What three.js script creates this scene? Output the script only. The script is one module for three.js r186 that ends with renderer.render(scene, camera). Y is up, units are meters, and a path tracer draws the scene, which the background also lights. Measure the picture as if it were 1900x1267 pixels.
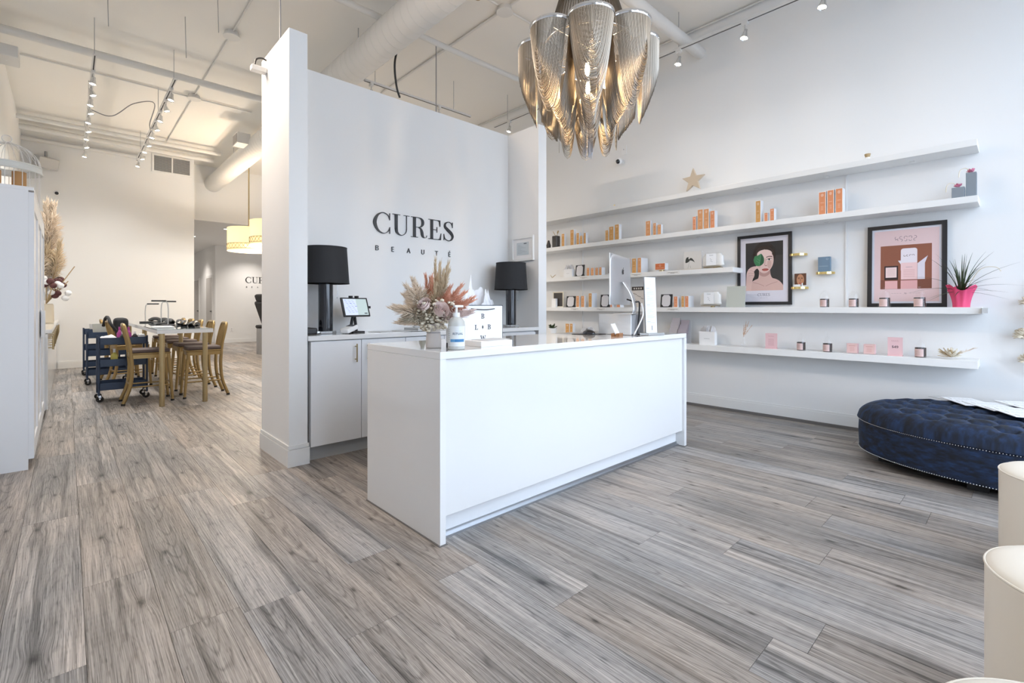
import * as THREE from 'three';
import { mergeGeometries } from 'three/addons/utils/BufferGeometryUtils.js';
import { RoundedBoxGeometry } from 'three/addons/geometries/RoundedBoxGeometry.js';
import { FontLoader } from 'three/addons/loaders/FontLoader.js';
import { TextGeometry } from 'three/addons/geometries/TextGeometry.js';

// ---------- camera, sky, exposure ----------
const scene = new THREE.Scene();
const camera = new THREE.PerspectiveCamera(2 * Math.atan(633.5 / 885) * 180 / Math.PI, 1900 / 1267, 0.05, 100);
camera.position.set(0, 1.13, 0);
camera.lookAt(Math.sin(43 * Math.PI / 180), 1.13, -Math.cos(43 * Math.PI / 180));
camera.setViewOffset(1900, 1267, 0, 63.5, 1900, 1267);
const renderer = new THREE.WebGLRenderer({ antialias: true });
renderer.toneMapping = THREE.LinearToneMapping;
renderer.toneMappingExposure = 1.54;
renderer.shadowMap.enabled = true;
scene.background = new THREE.Color().setRGB(0.75, 0.89, 1.08);
scene.backgroundIntensity = 3.3;
const SPOT = 1.9, WARM = new THREE.Color().setRGB(1, 0.98, 0.95);

// ---------- helpers ----------
let seed = 7;
const rnd = () => { seed = (seed + 0x6D2B79F5) | 0; let t = Math.imul(seed ^ (seed >>> 15), 1 | seed); t = (t + Math.imul(t ^ (t >>> 7), 61 | t)) ^ t; return ((t ^ (t >>> 14)) >>> 0) / 4294967296; };
const rr = (a, b) => a + (b - a) * rnd();
const V = (x, y, z) => new THREE.Vector3(x, y, z);
const PI = Math.PI;
const taken = {};
function numbered(n) { const k = taken[n] = (taken[n] ?? -1) + 1; return k ? n + '_' + String(k).padStart(3, '0') : n; }
function mg(list) { const g = mergeGeometries(list.map((x) => { const y = x.index ? x.toNonIndexed() : x; for (const k of Object.keys(y.attributes)) if (!['position', 'normal', 'uv'].includes(k)) y.deleteAttribute(k); return y; })); return g; }
const bx = (w, h, d, x = 0, y = 0, z = 0) => new THREE.BoxGeometry(w, h, d).translate(x, y, z);
// box from its extents
const ext = (x0, x1, y0, y1, z0, z1) => bx(Math.abs(x1 - x0), Math.abs(y1 - y0), Math.abs(z1 - z0), (x0 + x1) / 2, (y0 + y1) / 2, (z0 + z1) / 2);
const rb = (w, h, d, r, x = 0, y = 0, z = 0, s = 2) => new RoundedBoxGeometry(w, h, d, s, Math.min(r, w / 2.01, h / 2.01, d / 2.01)).translate(x, y, z);
const rext = (x0, x1, y0, y1, z0, z1, r) => rb(Math.abs(x1 - x0), Math.abs(y1 - y0), Math.abs(z1 - z0), r, (x0 + x1) / 2, (y0 + y1) / 2, (z0 + z1) / 2);
const cyl = (r0, r1, h, x = 0, y = 0, z = 0, n = 24, open = false) => new THREE.CylinderGeometry(r1, r0, h, n, 1, open).translate(x, y + h / 2, z); // r0 bottom, r1 top, base at y
function rod(a, b, r, n = 8, r2 = r) { const d = b.clone().sub(a), L = d.length(); const g = new THREE.CylinderGeometry(r2, r, L, n, 1); g.translate(0, L / 2, 0); g.applyQuaternion(new THREE.Quaternion().setFromUnitVectors(V(0, 1, 0), d.normalize())); return g.translate(a.x, a.y, a.z); }
const tube = (pts, r, seg = 16, n = 6, closed = false) => new THREE.TubeGeometry(new THREE.CatmullRomCurve3(pts.map((p) => Array.isArray(p) ? V(...p) : p), closed), seg, r, n, closed);
function lathe(pts, n = 32) { let a = 0; for (let k = 0; k < pts.length; k++) { const p = pts[k], q = pts[(k + 1) % pts.length]; a += p[0] * q[1] - q[0] * p[1]; } return new THREE.LatheGeometry((a < 0 ? [...pts].reverse() : pts).map((p) => new THREE.Vector2(p[0], p[1])), n); }
const sph = (r, x = 0, y = 0, z = 0, a = 12, b = 8) => new THREE.SphereGeometry(r, a, b).translate(x, y, z);
const rgb = (r, g, b) => new THREE.Color().setRGB(r, g, b);
const mat = (c, rough = 0.6, o = {}) => new THREE.MeshPhysicalMaterial({ color: Array.isArray(c) ? rgb(...c) : c, roughness: rough, side: THREE.DoubleSide, ...o });
function obj(name, g, m, parent, label) { const o = new THREE.Mesh(Array.isArray(g) ? mg(g) : g, m); o.name = name; if (label) o.userData.label = label; (parent ?? scene).add(o); return o; }
function thing(name, label, category, pos = [0, 0, 0], turn = 0, group) { const o = new THREE.Group(); o.name = numbered(name); o.position.set(...pos); o.rotation.y = turn; o.userData = { label, category }; if (group) o.userData.group = group; scene.add(o); return o; }
function single(name, g, m, label, category, group, pos) { const o = obj(numbered(name), g, m); o.userData = { label, category }; if (group) o.userData.group = group; if (pos) o.position.set(...pos); return o; }
function struct(name, g, m, label) { const o = obj(name, g, m); o.userData = { kind: 'structure', label }; return o; }
function structGroup(name, label) { const o = new THREE.Group(); o.name = name; o.userData = { kind: 'structure', label }; scene.add(o); return o; }
function copyOf(src, name, label, pos, turn, group) { const o = src.clone(); o.name = numbered(name); o.userData = { ...src.userData, label }; if (group) o.userData.group = group; o.position.set(...pos); o.rotation.y = turn; scene.add(o); return o; }
function canvasTex(w, h, draw) { const c = document.createElement('canvas'); c.width = w; c.height = h; const x = c.getContext('2d'); draw(x, w, h); const t = new THREE.CanvasTexture(c); t.colorSpace = THREE.SRGBColorSpace; return t; }
// value noise
const H2 = (i, j, s) => { let h = Math.imul(i, 374761393) ^ Math.imul(j, 668265263) ^ Math.imul(s, 974634777); h = Math.imul(h ^ (h >>> 13), 1274126177); return ((h ^ (h >>> 16)) >>> 0) / 4294967296; };
function vn(x, y, s = 0) { const i = Math.floor(x), j = Math.floor(y), fx = x - i, fy = y - j, u = fx * fx * (3 - 2 * fx), v = fy * fy * (3 - 2 * fy); const a = H2(i, j, s), b = H2(i + 1, j, s), c = H2(i, j + 1, s), d = H2(i + 1, j + 1, s); return a + (b - a) * u + (c - a) * v + (a - b - c + d) * u * v; }
const fbm = (x, y, s, n = 3) => { let r = 0, a = 0.5, t = 0; for (let k = 0; k < n; k++) { r += a * vn(x, y, s + k * 17); t += a; a *= 0.5; x *= 2.03; y *= 2.03; } return r / t; };
function dataTex(w, h, f, srgb = true) { const d = new Uint8Array(w * h * 4); for (let j = 0; j < h; j++) for (let i = 0; i < w; i++) { const c = f(i / w, j / h, i, j), k = (j * w + i) * 4; d[k] = c[0]; d[k + 1] = c[1]; d[k + 2] = c[2]; d[k + 3] = 255; } const t = new THREE.DataTexture(d, w, h); t.magFilter = THREE.LinearFilter; t.minFilter = THREE.LinearFilter; t.wrapS = t.wrapT = THREE.RepeatWrapping; if (srgb) t.colorSpace = THREE.SRGBColorSpace; t.needsUpdate = true; return t; }

// ---------- shared materials ----------
const M = {
  wall: mat([0.84, 0.84, 0.835], 0.85), ceil: mat([0.86, 0.84, 0.80], 0.9), trim: mat([0.82, 0.82, 0.81], 0.5),
  gloss: mat([0.80, 0.80, 0.80], 0.18, { clearcoat: 0.4, clearcoatRoughness: 0.08 }), quartz: mat([0.83, 0.83, 0.83], 0.08, { clearcoat: 0.6, clearcoatRoughness: 0.03 }),
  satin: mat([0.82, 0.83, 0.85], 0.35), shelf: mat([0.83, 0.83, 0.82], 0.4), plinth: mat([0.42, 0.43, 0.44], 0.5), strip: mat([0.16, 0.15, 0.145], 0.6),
  black: mat([0.015, 0.015, 0.017], 0.4), blackGloss: mat([0.012, 0.014, 0.02], 0.12, { clearcoat: 0.6 }), blackMatte: mat([0.02, 0.021, 0.024], 0.8),
  brass: mat([0.45, 0.355, 0.20], 0.3, { metalness: 1 }), gold: mat([0.83, 0.62, 0.25], 0.18, { metalness: 1 }), chrome: mat([0.75, 0.76, 0.78], 0.12, { metalness: 1 }), steel: mat([0.52, 0.53, 0.55], 0.32, { metalness: 1 }),
  white: mat([0.85, 0.85, 0.85], 0.6), paper: mat([0.86, 0.86, 0.87], 0.8), glass: mat([1, 1, 1], 0.02, { transmission: 1, thickness: 0, ior: 1.45 }), navyMetal: mat([0.028, 0.05, 0.1], 0.4),
  chairGold: mat([0.37, 0.255, 0.11], 0.36, { metalness: 0.75 }), cushion: mat([0.13, 0.095, 0.085], 0.8, { sheen: 0.3, sheenColor: rgb(0.5, 0.45, 0.42) }), rubber: mat([0.02, 0.018, 0.016], 0.7),
  tissue: mat([0.84, 0.84, 0.86], 0.9, { transmission: 0.25 }), cream: mat([0.75, 0.68, 0.55], 0.9), pampas: mat([0.72, 0.58, 0.40], 0.95), pampasPale: mat([0.85, 0.72, 0.58], 0.95), peach: mat([0.80, 0.42, 0.29], 0.95), blush: mat([0.88, 0.73, 0.69], 0.8), stemTan: mat([0.45, 0.33, 0.18], 0.9),
  stone: mat([0.24, 0.27, 0.30], 0.85), pink: mat([0.76, 0.075, 0.19], 0.6), pinkPale: mat([0.80, 0.52, 0.53], 0.6), leaf: mat([0.035, 0.06, 0.022], 0.5), leafDark: mat([0.03, 0.055, 0.02], 0.55), wood: mat([0.30, 0.13, 0.05], 0.45), tan: mat([0.58, 0.46, 0.34], 0.8),
  pouf: mat([0.80, 0.73, 0.62], 0.42, { clearcoat: 0.15, clearcoatRoughness: 0.4 }), pipe: mat([0.74, 0.73, 0.71], 0.55), duct: mat([0.74, 0.735, 0.715], 0.5), grey: mat([0.3, 0.3, 0.31], 0.5), greyLight: mat([0.55, 0.55, 0.55], 0.5),
};
const glow = (c, k) => mat([0.8, 0.8, 0.8], 0.5, { emissive: rgb(...c), emissiveIntensity: k });
const XW = -0.6, XE = 5.3, ZS = 1.15, ZN = -12.1, ZB = -17.3, HC = 4.33; // room extents

// ---------- floor ----------
{
  const N = 8, W = 2048, Hh = 2048;
  const tones = [1, 0.96, 1.05, 0.91, 1.02, 0.98, 1.06, 0.94], warm = [0, 0.008, -0.006, 0.004, 0.01, -0.006, 0, 0.006];
  const knots = tones.map(() => [0, 1, 2].map(() => [rr(0.03, 0.185), rr(0.1, 1.4), rr(0.5, 1.2), rnd() < 0.6 ? 1 : 0]));
  const hgt = new Uint8Array(W * Hh * 4);
  const col = dataTex(W, Hh, (u, v, i, j) => {
    const s = Math.floor(u * N), x = (u * N - s) * 0.215, y = v * 1.5, sd = 31 + s * 101;
    let wx = x + 0.006 * (fbm(x * 9, y * 3, sd, 2) - 0.5) * 2, dark = 0;
    for (const [kx, ky, ks, on] of knots[s]) if (on) {
      const dx = x - kx, dy = (y - ky) * 0.34, r = Math.sqrt(dx * dx + dy * dy) / (0.022 * ks), e = Math.exp(-r * r * 0.7);
      wx += dx * e * 0.9; dark += 0.3 * Math.exp(-r * r * 5) * (0.5 + fbm(x * 120, y * 60, sd + 3, 2)) + 0.1 * e;
    }
    const d = (x - 0.1075 - 0.03 * (s % 3 - 1)) / 0.1, arch = 0.5 + 0.5 * Math.sin((y * (s % 2 ? 1 : -1) * 2.2 + d * d * 3.2 + 0.9 * fbm(x * 16, y * 2.5, sd + 5, 3)) * 16);
    const core = Math.exp(-d * d * 2.2) * (s % 2 ? 1 : 0.5);
    const big = fbm(x * 7 + s * 3, y * 1.6, sd + 9, 3), streak = fbm(wx * 42, y * 1.3, sd + 13, 3), fine = vn(wx * 620, y * 7, sd + 21), fine2 = vn(wx * 330, y * 5, sd + 27), pore = vn(wx * 760, y * 26, sd + 33);
    let t = 0.71 + 0.24 * (big - 0.5) + 0.20 * (streak - 0.5) + 0.14 * (fine2 - 0.5) - 0.13 * core * Math.pow(arch, 7);
    if (fine > 0.5) t -= (fine - 0.5) * 0.4; else t += (0.5 - fine) * 0.1;
    if (pore > 0.66) t -= (pore - 0.66) * 0.5;
    const dk = Math.max(0, fbm(wx * 26, y * 0.9, sd + 41, 3) - 0.6) * 1.1; t -= dk + dark;
    t = Math.max(0.12, Math.min(1, t * tones[s]));
    const k = (j * W + i) * 4; hgt[k] = hgt[k + 1] = hgt[k + 2] = 255 * Math.max(0, Math.min(1, 0.6 + 0.25 * fine2 - (fine > 0.5 ? (fine - 0.5) : 0) - (pore > 0.66 ? 0.3 : 0))); hgt[k + 3] = 255;
    const g = t * 219, w = warm[s] * 255 + 8 * (big - 0.45);
    return [Math.min(255, g * 1.015 + w), g * 0.978, Math.max(0, g * 0.948 - w)];
  });
  const bump = new THREE.DataTexture(hgt, W, Hh); bump.magFilter = THREE.LinearFilter; bump.minFilter = THREE.LinearFilter; bump.wrapS = bump.wrapT = THREE.RepeatWrapping; bump.needsUpdate = true;
  const planks = new THREE.MeshPhysicalMaterial({ map: col, bumpMap: bump, bumpScale: 0.0006, roughness: 0.42, specularIntensity: 0.8 });
  const plank = (L, w, s, v0, v1, flip) => { const g = new THREE.BoxGeometry(w, 0.006, L), p = g.attributes.position, uv = g.attributes.uv; for (let k = 0; k < p.count; k++) { let a = (p.getX(k) / w + 0.5) * 0.985 + 0.0075, b = p.getZ(k) / L + 0.5; if (flip) a = 1 - a; uv.setXY(k, (s + a) / 8, v0 + (v1 - v0) * b); } return g; };
  const floor = structGroup('floor', 'grey-brown oak plank floor running the length of the salon');
  const slab = obj('subfloor', ext(XW - 0.1, XE + 0.1, -0.2, -0.0045, -24, ZS + 0.1), mat([0.06, 0.055, 0.05], 0.9), floor, 'dark floor slab under the planks');
  const cache = {}, all = [], w = 0.215, L = 1.5, gap = 0.0014;
  for (let c = 0; XW + c * w < XE; c++) {
    const x0 = XW + c * w, x1 = Math.min(XE, x0 + w); let z1 = ZS + (H2(c, 3, 5) * 0.9 + (c % 3) * 0.5) % L;
    for (; z1 > -24; z1 -= L) {
      const a = Math.max(z1 - L, -24), b = Math.min(z1, ZS); if (b - a < 0.03) continue;
      const s = Math.floor(H2(c, Math.round(z1 * 10), 9) * 8), flip = H2(c, Math.round(z1 * 10), 11) < 0.5, xm = (x0 + x1) / 2, zm = (a + b) / 2;
      const f = xm * Math.sin(0.7505) - zm * Math.cos(0.7505), r = xm * Math.cos(0.7505) + zm * Math.sin(0.7505);
      const seen = f > 0.3 && Math.abs(r / f) < 1.25 && !(xm > 2.2 && zm < -4.3);
      all.push({ x0, x1, a, b, s, flip, rank: seen ? (b - a) / (f * f) : 0.0001 * (b - a) / (1 + Math.abs(zm)) });
    }
  }
  all.sort((p, q) => q.rank - p.rank);
  const rest = [];
  all.forEach((p, k) => {
    const len = p.b - p.a - gap, wd = p.x1 - p.x0 - gap, full = Math.abs(p.b - p.a - L) < 1e-6 && Math.abs(p.x1 - p.x0 - w) < 1e-6, key = p.s + '_' + p.flip;
    const g = full ? (cache[key] ??= plank(len, wd, p.s, 0, 1, p.flip)) : plank(len, wd, p.s, 0, len / L, p.flip);
    const at = [(p.x0 + p.x1) / 2, -0.003, (p.a + p.b) / 2];
    if (k < 295) { const o = obj('plank', g, planks, floor); o.position.set(...at); } else rest.push(g.clone().translate(...at));
  });
  const o = obj('far_planks', rest, planks, floor, 'floor planks too far off to pick apart'); o.userData.kind = 'stuff';
}

// ---------- shell ----------
struct('wall_right', ext(XE, XE + 0.15, 0, HC, -24, ZS + 0.15), M.wall, 'long white wall carrying the product shelves');
struct('wall_left', ext(XW - 0.15, XW, 0, HC, -24, ZS + 0.15), M.wall, 'white side wall behind the tall cupboard');
struct('ceiling', ext(XW - 0.15, XE + 0.15, HC, HC + 0.2, -24, ZS + 0.15), M.ceil, 'off-white painted concrete ceiling');
struct('wall_back', ext(XW, 1.985, 0, HC, -24, ZN), M.wall, 'white wall at the end of the nail table area');
struct('wall_header', ext(1.985, XE, 3.09, HC, -24, -12.65), M.wall, 'lowered white bulkhead where the round duct ends');
struct('wall_sign', ext(3.4, XE, 0, 3.09, -24, ZB), M.wall, 'white rear wall carrying the small repeat of the lettering');
struct('wall_corridor', ext(1.985, 3.4, 0, 3.09, -24.15, -23.2), M.wall, 'white wall closing the corridor');
{ // alcove wall with two return piers
  const g = structGroup('wall_reception', 'tall free-standing white wall with two return piers behind the desk');
  obj('panel', ext(1.272, 3.685, 0, 3.09, -4.18, -4.018), M.wall, g);
  obj('pier', ext(1.145, 1.272, 0, 3.105, -4.18, -3.535), M.wall, g); obj('pier', ext(3.685, 3.806, 0, 3.09, -4.18, -3.535), M.wall, g);
  const bb = (x0, x1, z0, z1) => [ext(x0 - 0.012, x1 + 0.012, 0, 0.12, z0 - 0.012, z1 + 0.012), ext(x0 - 0.008, x1 + 0.008, 0.125, 0.15, z0 - 0.008, z1 + 0.008)];
  obj('baseboard', bb(1.145, 1.272, -4.18, -3.535), M.trim, g); obj('baseboard', bb(3.685, 3.806, -4.18, -3.535), M.trim, g);
}
{ // baseboards
  const b1 = struct('baseboard_right', [ext(XE - 0.014, XE, 0.028, 0.12, -12.6, ZS), ext(XE - 0.009, XE, 0.12, 0.14, -12.6, ZS)], M.trim, 'white skirting board under the product shelves');
  struct('trim_1', ext(XE - 0.028, XE, 0, 0.027, -12.6, ZS), M.strip, 'dark strip along the foot of the shelf wall');
  struct('baseboard_back', [ext(-0.13, 1.985, 0, 0.11, ZN, ZN + 0.014), ext(-0.13, 1.985, 0.11, 0.13, ZN, ZN + 0.009)], M.trim, 'white skirting board behind the nail table');
  struct('baseboard_sign', ext(3.4, XE, 0, 0.11, ZB, ZB + 0.014), M.trim, 'white skirting board below the rear lettering');
}
{ // storefront behind the camera, unseen; openings placed for the daylight on desk and walls
  const y0 = 0.35, y1 = 3.95, n = 3, wall = [];
  wall.push(ext(XW - 0.15, XE + 0.15, 0, y0, ZS, ZS + 0.15), ext(XW - 0.15, XE + 0.15, y1, HC, ZS, ZS + 0.15), ext(XW - 0.15, 0.5, y0, y1, ZS, ZS + 0.15), ext(XE - 0.1, XE + 0.15, y0, y1, ZS, ZS + 0.15));  // left stretch out of view, kept solid to hold daylight off the desk side
  struct('wall_front', wall, M.wall, 'unseen street front wall, its solid left part shading the desk side');
  const x0 = 0.5, ww = (XE - 0.1 - x0) / n;
  for (let k = 0; k < n; k++) {
    const g = structGroup('window_' + (k + 1), 'tall street window out of view behind the camera'), a = x0 + k * ww, b = a + ww, t = 0.035;
    obj('frame', [ext(a, a + t, y0, y1, ZS + 0.03, ZS + 0.1), ext(b - t, b, y0, y1, ZS + 0.03, ZS + 0.1), ext(a + t, b - t, y0, y0 + t, ZS + 0.03, ZS + 0.1), ext(a + t, b - t, y1 - t, y1, ZS + 0.03, ZS + 0.1), ext(a + t, b - t, 2.55, 2.6, ZS + 0.03, ZS + 0.1)], M.grey, g);
    obj('pane', ext(a + t, b - t, y0 + t, 2.55, ZS + 0.06, ZS + 0.066), M.glass, g); obj('pane', ext(a + t, b - t, 2.6, y1 - t, ZS + 0.06, ZS + 0.066), M.glass, g);
  }
  struct('pavement', ext(-30, 36, -0.2, -0.05, ZS + 0.16, 40), mat([0.3, 0.3, 0.3], 0.9), 'grey street pavement outside the windows');
}

// ---------- reception desk ----------
{
  const x0 = 1.285, x1 = 3.695, zf = -1.875, zb = -2.62, t = 0.034, Y = 0.918;
  const d = thing('reception_desk', 'long white waterfall reception desk with a glossy front panel', 'desk');
  obj('desktop', rext(x0, x1, Y - 0.036, Y, zb, zf, 0.003), M.quartz, d, 'glossy white stone desktop');
  obj('side_panel', rext(x0, x0 + t, 0.004, Y - 0.036, zb, zf, 0.002), M.quartz, d); obj('side_panel', rext(x1 - t, x1, 0.004, Y - 0.036, zb, zf, 0.002), M.quartz, d);
  obj('front_panel', rext(x0 + t + 0.001, x1 - t - 0.001, 0.125, Y - 0.037, zf - 0.04, zf - 0.02, 0.002), M.gloss, d);
  obj('plinth', ext(x0 + t + 0.001, x1 - t - 0.001, 0.012, 0.124, zf - 0.1, zf - 0.075), M.satin, d);
  obj('floor_strip', [ext(x0 + t + 0.001, x1 - t - 0.001, 0, 0.012, zf - 0.1, zf - 0.05), ext(x0 + t + 0.001, x1 - t - 0.001, 0.012, 0.03, zf - 0.074, zf - 0.068)], M.steel, d, 'metal strip along the foot of the front panel');
  for (const q of [x0, x1 - t]) obj('dark_foot_strip', ext(q - 0.006, q + t + 0.006, 0, 0.004, zb - 0.006, zf + 0.006), M.strip, d, 'thin dark strip at the floor under the side panel');  // thin dark strip around the foot of each side panel
  obj('inner_shelf', ext(x0 + t + 0.001, x1 - t - 0.001, 0.70, 0.72, zb + 0.03, zf - 0.06), M.satin, d);
}
// ---------- back cabinets ----------
{
  const xs = [1.296, 2.079, 2.862, 3.645], zf = -3.56;
  const names = ['low white cabinet with two doors beside the left pier', 'low white cabinet hidden behind the flowers, middle of three', 'low white cabinet with a top drawer beside the right pier'];
  for (let k = 0; k < 3; k++) {
    const a = xs[k], b = xs[k + 1], m = (a + b) / 2, c = thing('base_cabinet', names[k], 'cabinet', [0, 0, 0], 0, 'cabinets along the reception wall');
    obj('body', ext(a + 0.001, b - 0.001, 0.105, 0.882, -4.016, zf), M.satin, c);
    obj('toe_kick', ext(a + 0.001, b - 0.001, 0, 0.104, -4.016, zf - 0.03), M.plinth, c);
    const top = k === 2 ? 0.765 : 0.878;
    if (k === 2) { const w = obj('drawer', rext(a + 0.003, b - 0.003, 0.77, 0.872, zf, zf + 0.02, 0.002), M.satin, c); obj('handle', rod(V(m - 0.08, 0.82, zf + 0.045), V(m + 0.08, 0.82, zf + 0.045), 0.005), M.brass, w); }
    for (const [p, q, hx] of [[a, m, m - 0.05], [m, b, m + 0.05]]) {
      const door = obj('door', rext(p + 0.002, q - 0.002, 0.108, top, zf, zf + 0.02, 0.002), M.satin, c), ht = top - 0.03;
      obj('handle', [rod(V(hx, ht - 0.14, zf + 0.05), V(hx, ht, zf + 0.05), 0.0055), rod(V(hx, ht - 0.12, zf + 0.02), V(hx, ht - 0.12, zf + 0.05), 0.004), rod(V(hx, ht - 0.02, zf + 0.02), V(hx, ht - 0.02, zf + 0.05), 0.004)], M.brass, door, 'brass bar handle');
    }
  }
  single('worktop', rext(1.274, 3.683, 0.884, 0.92, -4.016, zf + 0.035, 0.003), M.quartz, 'narrow white stone worktop running between the two piers', 'worktop');
}
// ---------- lettering ----------
const fonts = {}; for (const f of ['sans_regular', 'sans_bold', 'serif_regular', 'serif_bold']) fonts[f] = await new FontLoader().loadAsync('fonts/droid/droid_' + f + '.typeface.json');
function strokeShape(pts) { // variable-width stroke: [x, y, w]
  const c = new THREE.CatmullRomCurve3(pts.map((p) => V(p[0], p[1], p[2])), false, 'centripetal'), n = pts.length * 8, L = [], R = [];
  for (let k = 0; k <= n; k++) { const p = c.getPoint(k / n), t = c.getTangent(k / n), l = Math.hypot(t.x, t.y) || 1, nx = -t.y / l, ny = t.x / l, w = Math.max(0.002, p.z) / 2; L.push(new THREE.Vector2(p.x + nx * w, p.y + ny * w)); R.push(new THREE.Vector2(p.x - nx * w, p.y - ny * w)); }
  return new THREE.Shape([...L, ...R.reverse()]);
}
const bar = (x0, y0, x1, y1) => new THREE.Shape([new THREE.Vector2(x0, y0), new THREE.Vector2(x1, y0), new THREE.Vector2(x1, y1), new THREE.Vector2(x0, y1)]);
const tri = (...p) => new THREE.Shape(p.map((q) => new THREE.Vector2(...q)));
const hl = 0.018, st = 0.13; // hairline and stem
const DIDONE = { // cap height 1
  C: [0.86, [strokeShape([[0.80, 0.70, 0.012], [0.72, 0.88, 0.022], [0.50, 0.985, 0.03], [0.24, 0.86, 0.085], [0.09, 0.5, 0.15], [0.24, 0.14, 0.085], [0.50, 0.015, 0.03], [0.72, 0.12, 0.022], [0.81, 0.30, 0.012]]), bar(0.795, 0.66, 0.815, 0.99), bar(0.80, 0.02, 0.818, 0.33)]],
  U: [0.86, [bar(0.12, 0.28, 0.12 + st, 0.985), bar(0.0, 0.98, 0.38, 1), bar(0.56, 0.98, 0.86, 1), bar(0.70, 0.28, 0.70 + hl, 0.985), strokeShape([[0.185, 0.32, 0.13], [0.22, 0.14, 0.11], [0.34, 0.035, 0.05], [0.46, 0.012, 0.03], [0.58, 0.06, 0.024], [0.68, 0.18, 0.02], [0.709, 0.32, 0.018]])]],
  R: [0.86, [bar(0.12, 0, 0.12 + st, 1), bar(0, 0, 0.37, 0.02), bar(0, 0.98, 0.42, 1), bar(0.2, 0.5, 0.44, 0.52), strokeShape([[0.40, 0.99, 0.02], [0.54, 0.95, 0.06], [0.62, 0.84, 0.12], [0.62, 0.68, 0.12], [0.54, 0.56, 0.06], [0.40, 0.51, 0.02]]), strokeShape([[0.38, 0.51, 0.02], [0.52, 0.44, 0.07], [0.58, 0.30, 0.12], [0.62, 0.10, 0.11], [0.72, 0.015, 0.03], [0.82, 0.05, 0.016], [0.85, 0.14, 0.012]])]],
  E: [0.76, [bar(0.12, 0, 0.12 + st, 1), bar(0, 0, 0.70, 0.02), bar(0, 0.98, 0.66, 1), bar(0.2, 0.49, 0.48, 0.51), bar(0.47, 0.36, 0.485, 0.64), tri([0.66, 1], [0.66, 0.68], [0.645, 0.68], [0.60, 0.94], [0.50, 0.985]), tri([0.70, 0], [0.72, 0.34], [0.705, 0.34], [0.64, 0.07], [0.52, 0.015])]],
  S: [0.66, [strokeShape([[0.54, 0.74, 0.012], [0.47, 0.92, 0.022], [0.32, 0.985, 0.03], [0.13, 0.90, 0.07], [0.10, 0.73, 0.11], [0.26, 0.57, 0.15], [0.46, 0.41, 0.15], [0.55, 0.24, 0.11], [0.46, 0.06, 0.06], [0.28, 0.012, 0.03], [0.10, 0.1, 0.022], [0.04, 0.3, 0.012]]), bar(0.53, 0.70, 0.548, 0.99), bar(0.03, 0.02, 0.048, 0.34)]],
};
function lettering(label, x, y, z, capH, width) {
  const t = thing('wall_lettering', label, 'lettering', [x, y, z]);
  let tot = 0; for (const c of 'CURES') tot += DIDONE[c][0] + 0.085; const sc = width / (tot - 0.085); let at = 0;
  for (const c of 'CURES') { const g = mg(DIDONE[c][1].map((s) => new THREE.ExtrudeGeometry(s, { depth: 0.012, bevelEnabled: false }))); g.scale(sc, capH, 1).translate(at, 0, 0); obj('letter', g, M.black, t, 'large black serif letter ' + c); at += (DIDONE[c][0] + 0.085) * sc; }
  const sub = 'BEAUTÉ', n = sub.length;
  for (let k = 0; k < n; k++) { const g = new TextGeometry(sub[k], { font: fonts.sans_regular, size: capH * 0.235, depth: 0.008, curveSegments: 6, bevelEnabled: false }); g.computeBoundingBox(); g.translate(width * 0.03 - g.boundingBox.min.x + k * (width * 0.89) / (n - 1), -capH * 0.82, 0); obj('letter', g, M.black, t, 'small black letter ' + sub[k]); }
}
lettering('large black serif lettering mounted on the tall reception wall', 2.021, 1.808, -4.0175, 0.195, 0.905);
lettering('small distant black lettering on the rear wall beyond the pendants', 4.243, 1.93, -17.299, 0.195, 0.905);

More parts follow.
